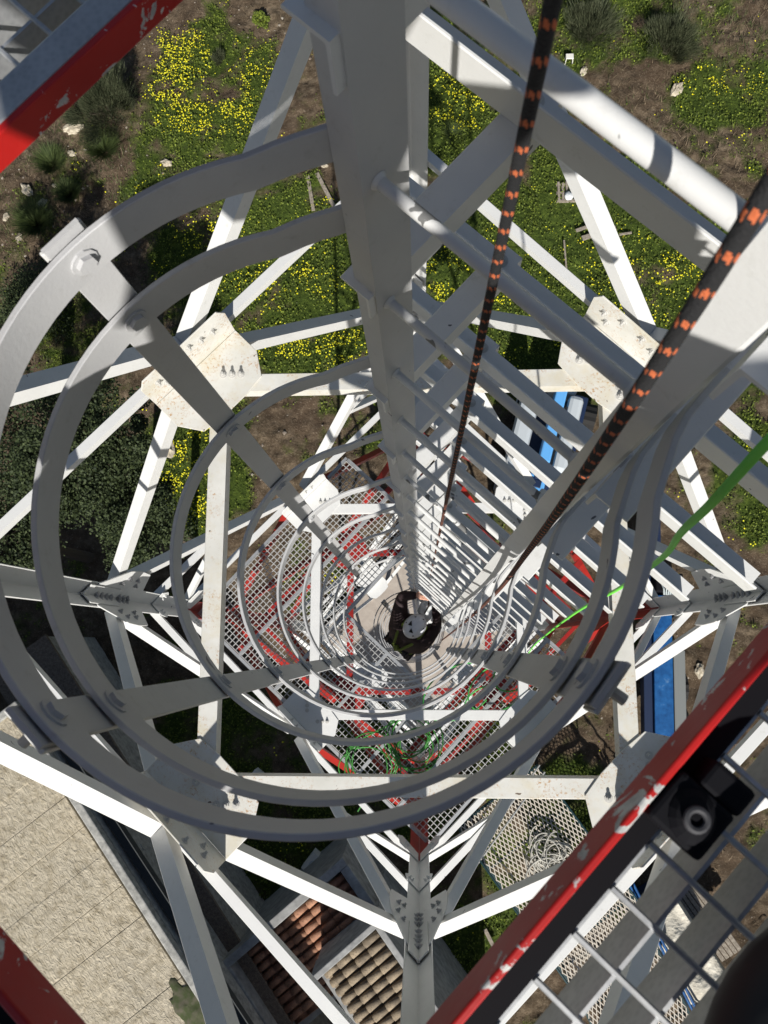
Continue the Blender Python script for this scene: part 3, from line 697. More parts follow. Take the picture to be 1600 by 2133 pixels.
# ---------------------------------------------------------------- gratings
def grating(par, a0, a1, b0, b1, D, depth, pitch, bt, rr, m_=None, name='grating'):
    mb = MB(); a = a0
    while a <= a1+1e-6: mb.abox(a-bt/2, a+bt/2, b0, b1, D, D+depth); a += pitch
    b = b0
    while b <= b1+1e-6:
        mb.prism([(rr*math.cos(t_), rr*math.sin(t_)) for t_ in np.linspace(0, 2*math.pi, 6, endpoint=False)], AB(a0, b, D-rr*.3), AB(a1, b, D-rr*.3), BV, Z); b += pitch*1.06
    return mb.build(name, m_ or GALV, par)
up = thing('upper_platform', 'galvanised grating platform with flaking red hatch edges close to the viewer', 'platform', AB(0, -.6, .65))
grating(up, .236, 1.30, -1.45, .30, .652, .052, .043, .0035, .0028)
grating(up, -1.90, -.640, -1.45, .75, .652, .052, .043, .0035, .0028)
grating(up, -.60, .20, -1.45, -.44, .652, .052, .043, .0035, .0028)
mb = MB(); mb.abox(.200, .207, -.40, .30, .617, .664); mb.build('hatch_edge', RED_F, up, bevel=.002)
mb = MB(); mb.abox(-.606, -.598, -.40, .75, .622, .656); mb.build('hatch_edge', RED_F, up, bevel=.0015)
mb = MB(); mb.abox(-.60, .20, -.408, -.40, .61, .66); mb.build('hatch_edge', RED_F, up, bevel=.002)
mb = MB(); mb.abox(-.640, -.606, -.42, .75, .622, .65); mb.build('edge_strip', GALV, up, bevel=.002)
mb = MB(); mb.abox(.2075, .231, -.44, .30, .640, .656); mb.abox(-.60, .207, -.44, -.409, .645, .659); mb.build('edge_strip', DARKST, up)  # black strips stand in for the shade between hatch edge and grating
mb = MB()
for (a0, a1, b0, b1) in ((.26, 1.3, -1.0, -.95), (-1.9, -.64, -.5, -.45), (-1.9, -.64, .5, .55), (1.25, 1.3, -1.45, .3), (-1.9, 1.3, -1.50, -1.45)): mb.abox(a0, a1, b0, b1, .706, .78)
mb.build('support_beam', RED, up)
mb = MB(); mb.abox(-1.9, 1.3, -1.52, -1.50, .50, .70); mb.abox(1.30, 1.32, -1.5, .3, .50, .70); mb.build('toe_board', RED_F, up)
x_, y_ = at(1440, 1700, .615); cc = Vector((x_, y_, H-.615))
mb = MB(); mb.box(cc-Z*.014, AV, BV, Z, .025, .022, .016); mb.box(cc+AV*.008+BV*.034-Z*.014, AV, BV, Z, .019, .012, .014)
mb.ball(cc-Z*.002, .019, .022, .013, 16, 8); mb.build('clamp', DARKST, up, bevel=.004)
mb = MB(); ring = [cc+Z*.012+AV*.0075*math.cos(i*math.pi/12)+BV*.0075*math.sin(i*math.pi/12) for i in range(25)]
mb.tube(ring, .0028, 8); mb.build('nut', mat('worn_nut', (.035, .035, .04), .7), up, smooth=40)

DL = 7.6
lp = thing('lower_platform', 'grating rest platform with open hatch inside the tower below', 'platform', AB(-.25, .2, DL))
PAN = [(-1.80, -1.25, -1.28, .85), (-1.22, -.76, -1.28, .85), (-.73, -.20, -1.28, -.30), (-.17, .36, -1.28, -.30), (.39, .85, -1.28, .85), (.88, 1.29, -1.28, .85)]
for q in PAN: grating(lp, *q, DL, .03, .0455, .0052, .0042, GALV_L)
mb = MB()
for q in (-1.82, -1.235, -.745, -.185, .375, .865, 1.305): mb.abox(q-.014, q+.014, -1.30, (.87 if not -.7 < q < .3 else -.28), DL-.004, DL+.05)
mb.abox(-1.82, 1.30, -1.32, -1.29, DL-.002, DL+.05); mb.abox(-.73, .36, -.30, -.27, DL-.006, DL+.05); mb.abox(-1.80, -.76, .85, .88, DL-.002, DL+.05); mb.abox(.39, 1.29, .85, .88, DL-.002, DL+.05)
mb.build('frame', GALV, lp)
mb = MB()
for q in (-1.3, .62): mb.abox(q-.03, q+.03, -1.28, 1.7, DL+.145, DL+.22)
mb.build('support_beam', RED, lp)

# ---------------------------------------------------------------- ropes
def rope(name, pts, r, label, orange=True, step=.006):
    pts = [Vector(p) for p in pts]
    # resample a smooth path
    path = []
    for i in range(len(pts)-1):
        p0_ = pts[max(i-1, 0)]; p1_ = pts[i]; p2_ = pts[i+1]; p3_ = pts[min(i+2, len(pts)-1)]
        n = max(2, int((p2_-p1_).length/step))
        for k in range(n):
            t_ = k/n
            path.append(.5*((2*p1_)+(-p0_+p2_)*t_+(2*p0_-5*p1_+4*p2_-p3_)*t_*t_+(-p0_+3*p1_-3*p2_+p3_)*t_**3))
    path.append(pts[-1]); n = 24 if orange else 10
    mb = MB(); mb.tube(path, r, n)
    if orange:
        cum = 0; mi = []
        for i in range(len(path)-1):
            cum += (path[i+1]-path[i]).length
            for j in range(n):
                ph = (cum+.0022*math.sin(j*2*math.pi/5.3)) % .030
                mi.append(1 if ph < .0066 and j % 4 != 3 and j % 12 < 11 else 0)
        mi += [0, 0]; mb.m = mi
        o = mb.build(name, [ROPE_K, ROPE_O], smooth=60, ref=pts[0])
    else: o = mb.build(name, GREEN, smooth=60, ref=pts[0])
    return tag(o, label, 'rope')
def line(p0, p1, n=6, sag=0):
    return [p0.lerp(p1, k/n)+Vector((0, 0, -sag*math.sin(math.pi*k/n))) for k in range(n+1)]
r1 = line(P(1165, -60, .36), P(894, 1212, 7.62), 8)
rope('climbing_rope', r1, .0054, 'black rope with orange flecks running from top centre down to the climber’s hand', step=.0019)
r2 = [P(1640, 330, .36), P(1440, 650, .47), P(1300, 862, .62), P(1180, 1040, .95), P(1100, 1148, 1.55), P(1030, 1238, 2.7), P(965, 1298, 4.6), P(921, 1333, 8.05)]
rope('climbing_rope', r2, .0064, 'black rope with orange flecks lying over the right ladder rail to the climber’s back', step=.0019)
g1 = [P(1660, 860, .62), P(1590, 930, .70), P(1480, 1050, .88), P(1418, 1110, 1.1), P(1375, 1165, 1.5), P(1290, 1225, 2.3), P(1200, 1275, 3.3), P(1140, 1320, 4.8), P(1112, 1345, 6.4), P(1090, 1375, 7.50), P(1060, 1400, 7.57)]
rope('green_rope', g1, .0056, 'bright green rope hanging from the right edge down to the lower platform', False, .02)
mb = MB(); r = random.Random(3); MB_ = mb
for (u, v, rad, n) in ((772, 1590, .27, 5), (852, 1535, .25, 5), (870, 1560, .2, 2)):
    for k in range(n):
        c = P(u+r.uniform(-12, 12), v+r.uniform(-12, 12), DL-.012-.004*k); rr = rad*r.uniform(.65, 1.15); ec = r.uniform(.6, 1); rot = r.random()*3; tl = r.uniform(-.06, .06)
        mb.tube([c+Vector((math.cos(rot)*rr*math.cos(q)-math.sin(rot)*rr*ec*math.sin(q), math.sin(rot)*rr*math.cos(q)+math.cos(rot)*rr*ec*math.sin(q), .05+tl*math.sin(q+1)+.02*math.sin(3*q))) for q in np.linspace(0, 6.0+r.random(), 34)], .0062, 6)
for (pts_) in ([(720, 1660), (735, 1600), (722, 1560), (760, 1535), (830, 1500), (900, 1462)], [(745, 1690), (770, 1650), (800, 1640)], [(640, 1550), (700, 1545), (760, 1560)]):
    mb.tube([P(u, v, DL-.03) for u, v in pts_], .0075, 6)
o = mb.build('green_rope_coil', GREEN3, smooth=60, ref=P(810, 1560, DL)); tag(o, 'tangled heap of thin green rope loops on the grating', 'rope coil')
mb = MB()
for (u, v, rad) in ((1010, 1462, .2), (1040, 1430, .3), (955, 1440, .34), (1075, 1400, .22)):
    c = P(u, v, DL-.02); mb.tube([c+Vector((rad*math.cos(q), rad*.8*math.sin(q+.4), .03+.02*math.sin(2*q))) for q in np.linspace(r.random()*3, 5.2+r.random(), 30)], .0072, 6)
o = mb.build('green_rope_coil', GREEN2, smooth=60, ref=P(1020, 1450, DL)); tag(o, 'loose wide loops of faded green rope right of the tangled heap', 'rope coil')

# ---------------------------------------------------------------- climber
JACK = mat('maroon_jacket', (.022, .010, .012), .8); bump(JACK, noise(JACK, 30, 4), .6, .006)
PANTS = mat('black_trousers', (.012, .011, .012), .85)
SKIN = mat('skin', (.55, .30, .21), .55)
HELM = mat('white_helmet', (.62, .64, .68), .3)
HARN = mat('green_harness_webbing', (.10, .14, .015), .7)
hx = P(864, 1304, 8.0); toL = Vector((B2.x, B2.y, 0)); rt = Vector((A2.x, A2.y, 0))      # facing the ladder
per = thing('person', 'climber in white helmet and dark maroon jacket on the ladder inside the cage', 'person', (hx.x, hx.y, H-9.75))
def skinned(name, joints, edges, radii, m_, par, sub=2):
    me = bpy.data.meshes.new(name); off = WORLD[par.name]
    me.from_pydata([tuple(Vector(j)-off) for j in joints], edges, []); o = bpy.data.objects.new(name, me); COL.objects.link(o); o.parent = par; WORLD[o.name] = off
    s_ = o.modifiers.new('skin', 'SKIN'); s_.use_smooth_shade = True
    for i, r_ in enumerate(radii): me.skin_vertices[0].data[i].radius = (r_, r_) if not isinstance(r_, tuple) else r_
    me.skin_vertices[0].data[0].use_root = True
    ss = o.modifiers.new('sub', 'SUBSURF'); ss.levels = sub; ss.render_levels = sub
    me.materials.append(m_); return o
nk = hx-Z*.19-toL*.02; chest = nk-Z*.16-toL*.07; waist = chest-Z*.28-toL*.05; pel = waist-Z*.16-toL*.03
shL = nk-rt*.19-Z*.06-toL*.03; shR = nk+rt*.19-Z*.07-toL*.03
P_el = P(838, 1240, 7.95); P_wr = P(868, 1240, 7.80)
elR = P(912, 1302, 8.25); wrR = P(906, 1262, 8.05)
hipL = pel-rt*.1; hipR = pel+rt*.1; knL = hipL+toL*.20-Z*.36-rt*.05; knR = hipR+toL*.30-Z*.22+rt*.04; anL = knL-Z*.42-toL*.12; anR = knR-Z*.42-toL*.06
J = [pel, waist, chest, nk, shL, shR, P_el, P_wr, elR, wrR, hipL, hipR, knL, knR, anL, anR, hx-Z*.10]
E_ = [(0, 1), (1, 2), (2, 3), (2, 4), (2, 5), (4, 6), (6, 7), (5, 8), (8, 9), (0, 10), (0, 11), (10, 12), (11, 13), (12, 14), (13, 15), (3, 16)]
RR = [.17, .18, .205, .08, .105, .105, .062, .04, .055, .038, .10, .10, .068, .068, .05, .05, .065]
skinned('body', J, E_, RR, JACK, per)
skinned('trousers', [pel-Z*.02, hipL, hipR, knL, knR, anL+Z*.03, anR+Z*.03], [(0, 1), (0, 2), (1, 3), (2, 4), (3, 5), (4, 6)], [.165, .112, .112, .08, .08, .062, .062], PANTS, per)
mb = MB(); mb.ball(hx-Z*.07, .085, .1, .12, 16, 12, Matrix.Rotation(math.atan2(toL.y, toL.x)-math.pi/2, 3, 'Z'))
mb.ball(hx-Z*.07+toL*.1, .014, .018, .02, 8, 6)
for s_ in (-1, 1): mb.ball(hx-Z*.065+rt*.083*s_, .012, .02, .03, 8, 6)
for s_ in (-1, 1): mb.ball(hx-Z*.045+rt*.033*s_+toL*.088, .013, .010, .009, 8, 6)
mb.ball(hx-Z*.115+toL*.088, .025, .012, .008, 8, 6)
mb.build('head', SKIN, per, smooth=60)
def hand(wr, d, side, m_=SKIN):
    """palm and five curled fingers closing on the rung"""
    d = d.normalized(); s_ = side.normalized(); up_ = d.cross(s_).normalized(); up_ = up_ if up_.z > 0 else -up_
    pc = wr+d*.045
    js = [wr, wr+d*.035, wr+d*.08]; ed = [(0, 1), (1, 2)]; ra = [(.026, .022), (.032, .018), (.036, .016)]
    for i, (o_, ln) in enumerate(((-.030, .070), (-.010, .080), (.010, .076), (.029, .062))):
        k = len(js); b0 = wr+d*.082+s_*o_
        js += [b0, b0+d*ln*.40+up_*.004, b0+d*ln*.66-up_*.020, b0+d*ln*.55-up_*.046]; ed += [(2, k), (k, k+1), (k+1, k+2), (k+2, k+3)]; ra += [.0105, .0098, .009, .008]
    k = len(js); js += [wr+d*.035-s_*.040-up_*.004, wr+d*.065-s_*.062-up_*.016, wr+d*.09-s_*.050-up_*.032]; ed += [(1, k), (k, k+1), (k+1, k+2)]; ra += [.0125, .0108, .0095]
    return skinned('hand', js, ed, ra, m_, per, 2)
hand(P_wr, P(892, 1246, 7.74)-P_wr, rt)
hand(wrR, P(903, 1240, 8.0)-wrR, rt)
mb = MB()
rz = Matrix.Rotation(math.atan2(toL.y, toL.x)-math.pi/2, 3, 'Z')
mb.ball(hx, .112, .138, .105, 28, 18, rz, lambda q: 1+.02*math.cos(q.x*16)*(1 if q.z > .2 else 0) if q.z > -.15 else 1-.12*(-q.z-.15))
he = mb.build('helmet', HELM, per, smooth=60)
mb = MB()
for (sx, sy, w_) in ((-.046, -.01, .024), (.006, -.060, .024)):
    c = hx+rt*sx+toL*sy; zz = .105*math.sqrt(max(0, 1-(sx/.112)**2-(sy/.138)**2))
    n_ = Vector((c.x-hx.x, c.y-hx.y, zz)).normalized()
    t1 = Vector((.25, .97, 0)); t1 = (t1-n_*t1.dot(n_)).normalized(); t2 = n_.cross(t1)
    mb.poly([c+Z*zz+n_*.0015+t1*a+t2*b for a, b in ((w_*1.3, 0), (-w_*.8, w_), (-w_*.8, -w_))], n_, .003)
for (sx, sy) in ((-.085, -.03), (.055, -.085), (.085, .04), (-.055, .075), (.02, .11)):
    c = hx+rt*sx+toL*sy; zz = .105*math.sqrt(max(.02, 1-(sx/.112)**2-(sy/.138)**2)); mb.ball(c+Z*zz, .011, .007, .005, 8, 5)
mb.build('vent', BLACK, he)
mb = MB()
for s_ in (-1, 1):
    mb.tube([nk+rt*.09*s_+toL*.10-Z*.02, nk+rt*.11*s_+Z*.045, nk+rt*.10*s_-toL*.14-Z*.04, chest-toL*.19+rt*.05*s_, waist-toL*.19], .016, 8)
mb.tube([waist+(rt*math.cos(q)*.185+toL*math.sin(q)*.17)-Z*.05 for q in np.linspace(0, 6.28, 20)], .02, 8)
mb.ball(chest-toL*.2-Z*.02, .03, .03, .02, 8, 6); mb.build('harness', HARN, per, smooth=60)
mb = MB()
for an in (anL, anR): mb.ball(an+toL*.07-Z*.05, .05, .14, .05, 12, 8, rz)
mb.build('shoes', BLACK, per, smooth=60)
dv = P(893, 1222, 7.62); mb = MB(); mb.box(dv, rt, toL, Z, .022, .03, .05); mb.tube([dv-Z*.05, P(893, 1262, 7.95), nk+toL*.12-Z*.1], .009, 8)
o = mb.build('rope_grab', mat('dark_device', (.02, .015, .012), .4), bevel=.004, ref=dv); tag(o, 'dark rope grab on the rope above the climber’s hand', 'rope grab')
CLOTH = mat('white_cloth', (.70, .72, .72), .8); mb = MB(); c = P(888, 1272, 8.2)
mb.ball(c, .085, .12, .10, 18, 12, None, lambda q: 1+.16*math.sin(7*q.x+2)*math.cos(6*q.y)+.1*math.sin(11*q.z))
o = mb.build('tool_bag', CLOTH, smooth=70, ref=c); tag(o, 'crumpled white bag hanging between climber and ladder', 'bag')

# ---------------------------------------------------------------- things on the ground
def dirs(ang): return Vector((math.cos(ang), math.sin(ang), 0)), Vector((-math.sin(ang), math.cos(ang), 0))
BLU_L = mat('light_blue_paint', (.13, .40, .78), .35); BLU = mat('deep_blue_paint', (.012, .105, .34), .4); GRY = mat('pale_grey_paint', (.50, .54, .56), .4); NAVY = mat('navy_frame_and_shade', (.01, .022, .06), .5)
setc(BLU, ramp(BLU, noise(BLU, 6, 6), [(.3, (.008, .06, .19)), (.62, (.016, .11, .31)), (.75, (.10, .20, .36))]))
GLASS = mat('dark_glass', (.02, .03, .035), .08)
TYRE = mat('tyre', (.015, .014, .013), .85)
def wheel(par, c, ax, r, w_):
    mb = MB(); ax = ax.normalized(); u = Z.copy(); v = ax.cross(u).normalized()
    pr = []
    for i in range(28):
        t_ = i*2*math.pi/28; k = r*(1 if i % 2 else .95); pr.append((k*math.cos(t_), k*math.sin(t_)))
    mb.prism(pr, c-ax*w_/2, c+ax*w_/2, u, v); o_ = mb.build('wheel', TYRE, par)
    mb = MB(); mb.prism([(r*.5*math.cos(i*math.pi/8), r*.5*math.sin(i*math.pi/8)) for i in range(16)], c-ax*(w_/2+.02), c+ax*(w_/2+.02), u, v); mb.build('rim', GRY, o_)
# light blue telehandler
tp, tq = Vector((*at(1175, 800, 20), 0)), Vector((*at(1120, 1020, 20), 0)); u = (tq-tp).normalized(); v = Vector((-u.y, u.x, 0)); LN = (tq-tp).length; cc = (tp+tq)/2
t = thing('loader', 'light blue and grey wheeled loader parked behind the ladder', 'vehicle', tuple(cc))
def vb(name, m_, a, b, a2, b2, z0, z1, par=t, bev=.05):
    mb = MB(); mb.box(cc+u*(a+a2)/2+v*(b+b2)/2+Z*(z0+z1)/2, u, v, Z, abs(a2-a)/2, abs(b2-b)/2, (z1-z0)/2); return mb.build(name, m_, par, bevel=bev)
vb('chassis', NAVY, -LN*.55, -.55, LN*.55, .85, .5, 1.1)
vb('body', GRY, -LN*.42, .22, LN*.30, .62, 1.1, 2.1, bev=.12)
vb('side_panel', GRY, -LN*.42, -1.0, LN*.42, -.48, 1.0, 1.75, bev=.14)
vb('boom', BLU_L, -LN*.52, -.16, LN*.24, .14, 1.5, 2.05, bev=.04)
hd = vb('head', BLU_L, LN*.36, -.34, LN*.56, .16, 1.2, 2.0, bev=.05)
mb = MB(); mb.box(cc+u*LN*.45-v*.1+Z*2.03, u, v, Z, .10, .15, .03); mb.box(cc+u*LN*.40+v*.02+Z*2.07, u, v, Z, .03, .18, .04); mb.build('latch', NAVY, hd, bevel=.01)
vb('counterweight', GRY, -LN*.66, -.30, -LN*.46, .42, 1.0, 1.8, bev=.1)
mb = MB(); mb.tube([cc-u*LN*.3+v*.2+Z*2.0, cc+u*LN*.3+v*.2+Z*1.9], .035, 8); mb.tube([cc+u*LN*.3-v*.3+Z*1.8, cc+u*LN*.6-v*.5+Z*1.2], .03, 8); mb.build('hose', BLACK, t, smooth=50)
for (a, b) in ((-.38, -.85), (.40, -.85), (-.38, 1.0), (.40, 1.0)): wheel(t, cc+u*a*LN+v*b+Z*.5, v, .52, .38)
# deep blue flatbed trailer
tp, tq = Vector((*at(1375, 1030, 20.5), 0)), Vector((*at(1385, 1600, 20.5), 0)); u = (tq-tp).normalized(); v = Vector((-u.y, u.x, 0)); LN = (tq-tp).length; cc = (tp+tq)/2
t = thing('flatbed_trailer', 'long deep blue flatbed trailer parked right of the tower', 'trailer', tuple(cc))
vb('shaded_side', NAVY, -LN/2, -.45, LN*.5, -.23, 1.0, 1.35, t, .02)  # shaded side of the blue bed, its shade put into the navy colour
vb('bed', BLU, -LN*.12, -.20, LN*.5, .28, 1.05, 1.42, t, .02)
vb('side_rail', mat('dull_grey_rail', (.20, .21, .20), .5), LN*.08, .32, LN*.5, .62, 1.1, 1.35, t, .02)
vb('drawbar', NAVY, -LN*.5, -.2, -LN*.12, .1, .8, 1.2, t, .03)
vb('toolbox', DARKST, -LN*.2, -.2, -LN*.13, .5, 1.2, 1.7, t, .04)
mb = MB()
for i in range(8): mb.tube([cc-u*LN*(.17-.003*i)+v*(-.1+.07*i)+Z*1.75, cc-u*LN*(.14+.002*i)+v*(-.05+.06*i)+Z*(1.85+.03*(i % 3)), cc-u*LN*.12+v*(.0+.05*i)+Z*1.7], .02, 6)
mb.build('hose', mat('clear_hose', (.45, .50, .50), .3), t, smooth=50)
for (a, b) in ((-.1, -.6), (-.1, .7), (.35, -.6), (.35, .75), (.22, .75), (.22, -.6)): wheel(t, cc+u*a*LN+v*b+Z*.42, v, .42, .24)
# mesh decks
EXPM = mat('cream_expanded_metal', (.60, .54, .45), .6); DKG = mat('dark_green_steel', (.012, .045, .05), .5); STL = mat('bright_steel_tube', (.50, .50, .47), .35, .6)
def expanded(par, o_, eu, ev, lu, lv, cell, m_, z=0):
    mb = MB(); n = int(lu/cell)+int(lv/cell*2)+2; k = .45
    for sgn in (1, -1):
        dv_ = (eu*k*sgn+ev).normalized(); st = Vector((0, 0, .0))
        for i in range(-n, n*2):
            # strands clipped to the rectangle
            s0 = i*cell; pts_ = []
            # param point: x = s0 + sgn*k*y
            ylo, yhi = 0, lv
            a_, b_ = s0+sgn*k*ylo, s0+sgn*k*yhi
            if max(a_, b_) < 0 or min(a_, b_) > lu: continue
            def cl(y): return s0+sgn*k*y
            y0_, y1_ = 0., lv
            for lim in (0, lu):
                yc = (lim-s0)/(sgn*k)
                if (sgn > 0) == (lim == 0): y0_ = max(y0_, yc)
                else: y1_ = min(y1_, yc)
            if y1_-y0_ < .05: continue
            A_ = o_+eu*cl(y0_)+ev*y0_; B_ = o_+eu*cl(y1_)+ev*y1_
            ax = (B_-A_).normalized(); sd_ = ax.cross(Z).normalized()
            mb.prism([(-.011, -.004), (.011, -.004), (.011, .004), (-.011, .004)], A_+Z*(.004*sgn), B_+Z*(.004*sgn), sd_, Z)
    return mb.build('expanded_mesh', m_, par)
def mesh_deck(name, label, cat, c0, c1, c2, D, rails=True):
    """c0 corner, c1 along the length, c2 along the width (photo pixels)"""
    o_ = P(*c0, D); eu = P(*c1, D)-o_; lu = eu.length; eu.normalize(); ev = P(*c2, D)-o_; ev = ev-eu*ev.dot(eu); lv = ev.length; ev.normalize()
    t = thing(name, label, cat, (o_.x, o_.y, 0)); expanded(t, o_, ev, eu, lv, lu, .105, EXPM)
    mb = MB()
    for (s0, s1) in ((0, 0), (0, 1)):
        pass
    mb.box(o_+eu*lu/2-Z*.05, eu, ev, Z, lu/2+.04, .035, .04); mb.box(o_+eu*lu/2+ev*lv-Z*.05, eu, ev, Z, lu/2+.04, .035, .04)
    for k in range(5): mb.box(o_+eu*lu*k/4+ev*lv/2-Z*.10, ev, eu, Z, lv/2, .03, .04)
    mb.build('frame', DKG, t)
    for a in (.08, .92):
        for b in (0, 1):
            mb = MB(); mb.box(o_+eu*lu*a+ev*lv*b-Z*((H-D)/2+.05), eu, ev, Z, .04, .04, (H-D)/2); mb.build('leg', DKG, t)
    if rails:
        mb = MB()
        for b, hgt in ((0, .45), (1, .45)):
            mb.tube([o_+eu*-.02+ev*lv*b, o_+ev*lv*b+Z*hgt+eu*.1, o_+eu*lu*.98+ev*lv*b+Z*hgt, o_+eu*lu+ev*lv*b], .028, 8)
        for k in range(1, 4): mb.tube([o_+eu*lu*k/4, o_+eu*lu*k/4+Z*.44], .02, 8)
        mb.build('rail', DKG, t, smooth=50)
    return t, o_, eu, ev, lu, lv
md, o_, eu, ev, lu, lv = mesh_deck('mesh_walkway', 'dark green framed walkway of cream expanded mesh with a cable coil on it', 'walkway', (1120, 1596), (1390, 1960), (950, 1715), 20.2)
mb = MB()
for k in range(2): mb.tube([o_+ev*lv*1.15+eu*(lu*.15+.2*k)+Z*.3, o_+ev*(-.05)+eu*(-.1+.2*k)+Z*.5], .022, 8)
mb.build('cross_tube', STL, md, smooth=50)
mb = MB(); r = random.Random(9); c = P(1145, 1790, 20.1)
for k in range(34):
    cc_ = c+Vector((r.uniform(-.28, .28), r.uniform(-.32, .32), .03+.006*k)); rr = r.uniform(.22, .55); rot = r.random()*3; ec = r.uniform(.5, 1)
    mb.tube([cc_+Vector((math.cos(rot)*rr*math.cos(q)-math.sin(rot)*rr*ec*math.sin(q), math.sin(rot)*rr*math.cos(q)+math.cos(rot)*rr*ec*math.sin(q), .03*math.sin(2*q+k))) for q in np.linspace(0, r.uniform(3.5, 6.2), 22)], .016, 6)
o = mb.build('cable_coil', mat('pale_cable', (.50, .48, .42), .6), smooth=60, ref=c); tag(o, 'untidy coil of pale cable lying on the mesh walkway', 'cable coil')
md, o_, eu, ev, lu, lv = mesh_deck('mesh_walkway', 'long mesh deck under the near grating, left one at the bottom right', 'walkway', (1300, 1840), (1480, 2200), (1150, 1960), 20.3, False)
mb = MB()
for k in range(2): mb.tube([o_+eu*-.1+ev*(-.10-.09*k)+Z*.1, o_+eu*lu+ev*(-.10-.09*k)+Z*.1], .032, 8)
mb.build('pipe', BLU, md, smooth=50)
mb = MB()
for k in range(3): mb.ball(o_+ev*.15+eu*(-.25)+ev*.1*k+Z*.12, .3, .18, .12, 14, 8)
mb.build('hose', BLU, md, smooth=60)
TARP = mat('cream_tarpaulin', (.56, .52, .43), .8); setc(TARP, ramp(TARP, noise(TARP, 3, 6), [(.3, (.40, .37, .30)), (.65, (.66, .62, .52))])); bump(TARP, noise(TARP, 6, 5), .9, .08)
def sheet(name, label, cat, quad, D, m_, amp=.05):
    a, b, c, d = [P(*q, D) for q in quad]; n = 14; vs = []
    for i in range(n+1):
        for j in range(n+1):
            p_ = a.lerp(b, i/n).lerp(d.lerp(c, i/n), j/n)
            p_ = p_+Z*(amp*math.sin(i*.9+j*.5)+amp*.6*math.sin(i*.4-j*1.1)-(.16 if i in (0, n) or j in (0, n) else 0)); vs.append(p_)
    fs = [(i*(n+1)+j, (i+1)*(n+1)+j, (i+1)*(n+1)+j+1, i*(n+1)+j+1) for i in range(n) for j in range(n)]
    mb = MB(); mb.add(vs, fs); t = thing(name, label, cat, (a.x, a.y, 0)); o = mb.build('tarpaulin', m_, t, smooth=70); s_ = o.modifiers.new('s', 'SOLIDIFY'); s_.thickness = .01
    cx_ = (a+b+c+d)/4; mb = MB(); e = (b-a).normalized(); g_ = Vector((-e.y, e.x, 0)); mb.box(Vector((cx_.x, cx_.y, (H-D)/2-.1)), e, g_, Z, (b-a).length*.44, (d-a).length*.42, (H-D)/2-.05); mb.build('frame', NAVY, t, bevel=.03)
    return t
sheet('covered_machine', 'machine under a cream tarpaulin beside the bottom right mesh deck', 'machine', [(1400, 1850), (1540, 2060), (1430, 2110), (1330, 1930)], 20.4, TARP)
mb = MB(); tb = P(1420, 1850, 21.2); tb2 = P(1520, 1990, 21.2)
a_, b_ = (tb2-tb).normalized(), None; b_ = Vector((-a_.y, a_.x, 0))
for k in range(5): mb.box((tb+tb2)/2+b_*(k*.12-.2)+Z*.02*k, a_, b_, Z, (tb2-tb).length/2, .05, .035)
o = mb.build('timber_stack', WOOD, ref=tb, bevel=.006); tag(o, 'stack of grey planks right of the covered machine', 'planks')
# planks, pallets, stool, boxes
def plank(u0, v0, u1, v1, w_, label, m_=WOOD, lift=.1):
    a, b = P(u0, v0, H-lift), P(u1, v1, H-lift); ax = (b-a).normalized(); sd_ = Vector((-ax.y, ax.x, 0)); mb = MB(); mb.box((a+b)/2, ax, sd_, Z, (b-a).length/2, w_/2, .02)
    o = mb.build('plank', m_, ref=a, bevel=.004); tag(o, label, 'plank', 'old planks lying in the grass')
plank(641, 366, 653, 438, .11, 'upright grey plank of the pair left of the rail')
plank(660, 360, 697, 432, .12, 'slanting grey plank of the pair left of the rail')
plank(508, 402, 515, 440, .09, 'short plank beside the white brace, farthest left')
plank(1200, 480, 1240, 466, .10, 'short pale plank above the split log')
plank(1213, 496, 1283, 474, .15, 'widest split log lying in the flowers')
plank(1245, 470, 1268, 466, .08, 'smallest board beside the split log')
plank(1316, 484, 1290, 488, .06, 'thin stick right of the split log')
plank(1175, 500, 1180, 560, .05, 'thin upright stake left of the split log')
plank(790, 2075, 850, 2110, .12, 'board leaning by the tiled house eave'); 
plank(560, 2035, 640, 2090, .14, 'long pale board in the shade beside the annex', lift=.5); plank(575, 2020, 650, 2062, .10, 'second pale board in the shade beside the annex', lift=.5)
plank(1010, 1935, 1030, 1975, .1, 'short board beneath the near red edge')
x0, y0 = at(1180, 400, H-.15); t = thing('pallet', 'broken grey wooden pallet in the flowers behind the ladder', 'pallet', (x0, y0, 0))
mb = MB()
for k in range(5): mb.bx(x0-.27+k*.125, x0-.20+k*.125, y0-.33, y0+.34-.03*(k % 2), .16, .19)
mb.build('slat', WOOD, t)
mb = MB()
for k in (-1, 0, 1): mb.bx(x0-.3, x0+.33, y0+k*.27-.03, y0+k*.27+.03, .07, .155)
mb.build('bearer', WOOD, t)
mb = MB(); c = Vector((x0+.05, y0-.18, .24)); mb.ball(c, .14, .16, .05, 12, 8, None, lambda q: 1+.25*math.sin(8*q.x+1)*math.cos(9*q.y)); o = mb.build('plastic_bag', CLOTH, smooth=70, ref=c); tag(o, 'crumpled white plastic bag lying on the pallet', 'bag')
x0, y0 = at(1187, 117, H-.25); z0 = zg(x0, y0); t = thing('stool', 'small white stool standing alone in the upper field', 'stool', (x0, y0, z0)); PLA = mat('white_plastic', (.75, .74, .68), .5)
mb = MB(); mb.bx(x0-.12, x0+.12, y0-.09, y0+.09, z0+.24, z0+.27); mb.build('seat', PLA, t, bevel=.01)
for sx in (-1, 1):
    for sy in (-1, 1):
        mb = MB(); mb.tube([Vector((x0+sx*.10, y0+sy*.07, z0+.24)), Vector((x0+sx*.12, y0+sy*.09, z0-.02))], .014, 8); mb.build('leg', PLA, t)
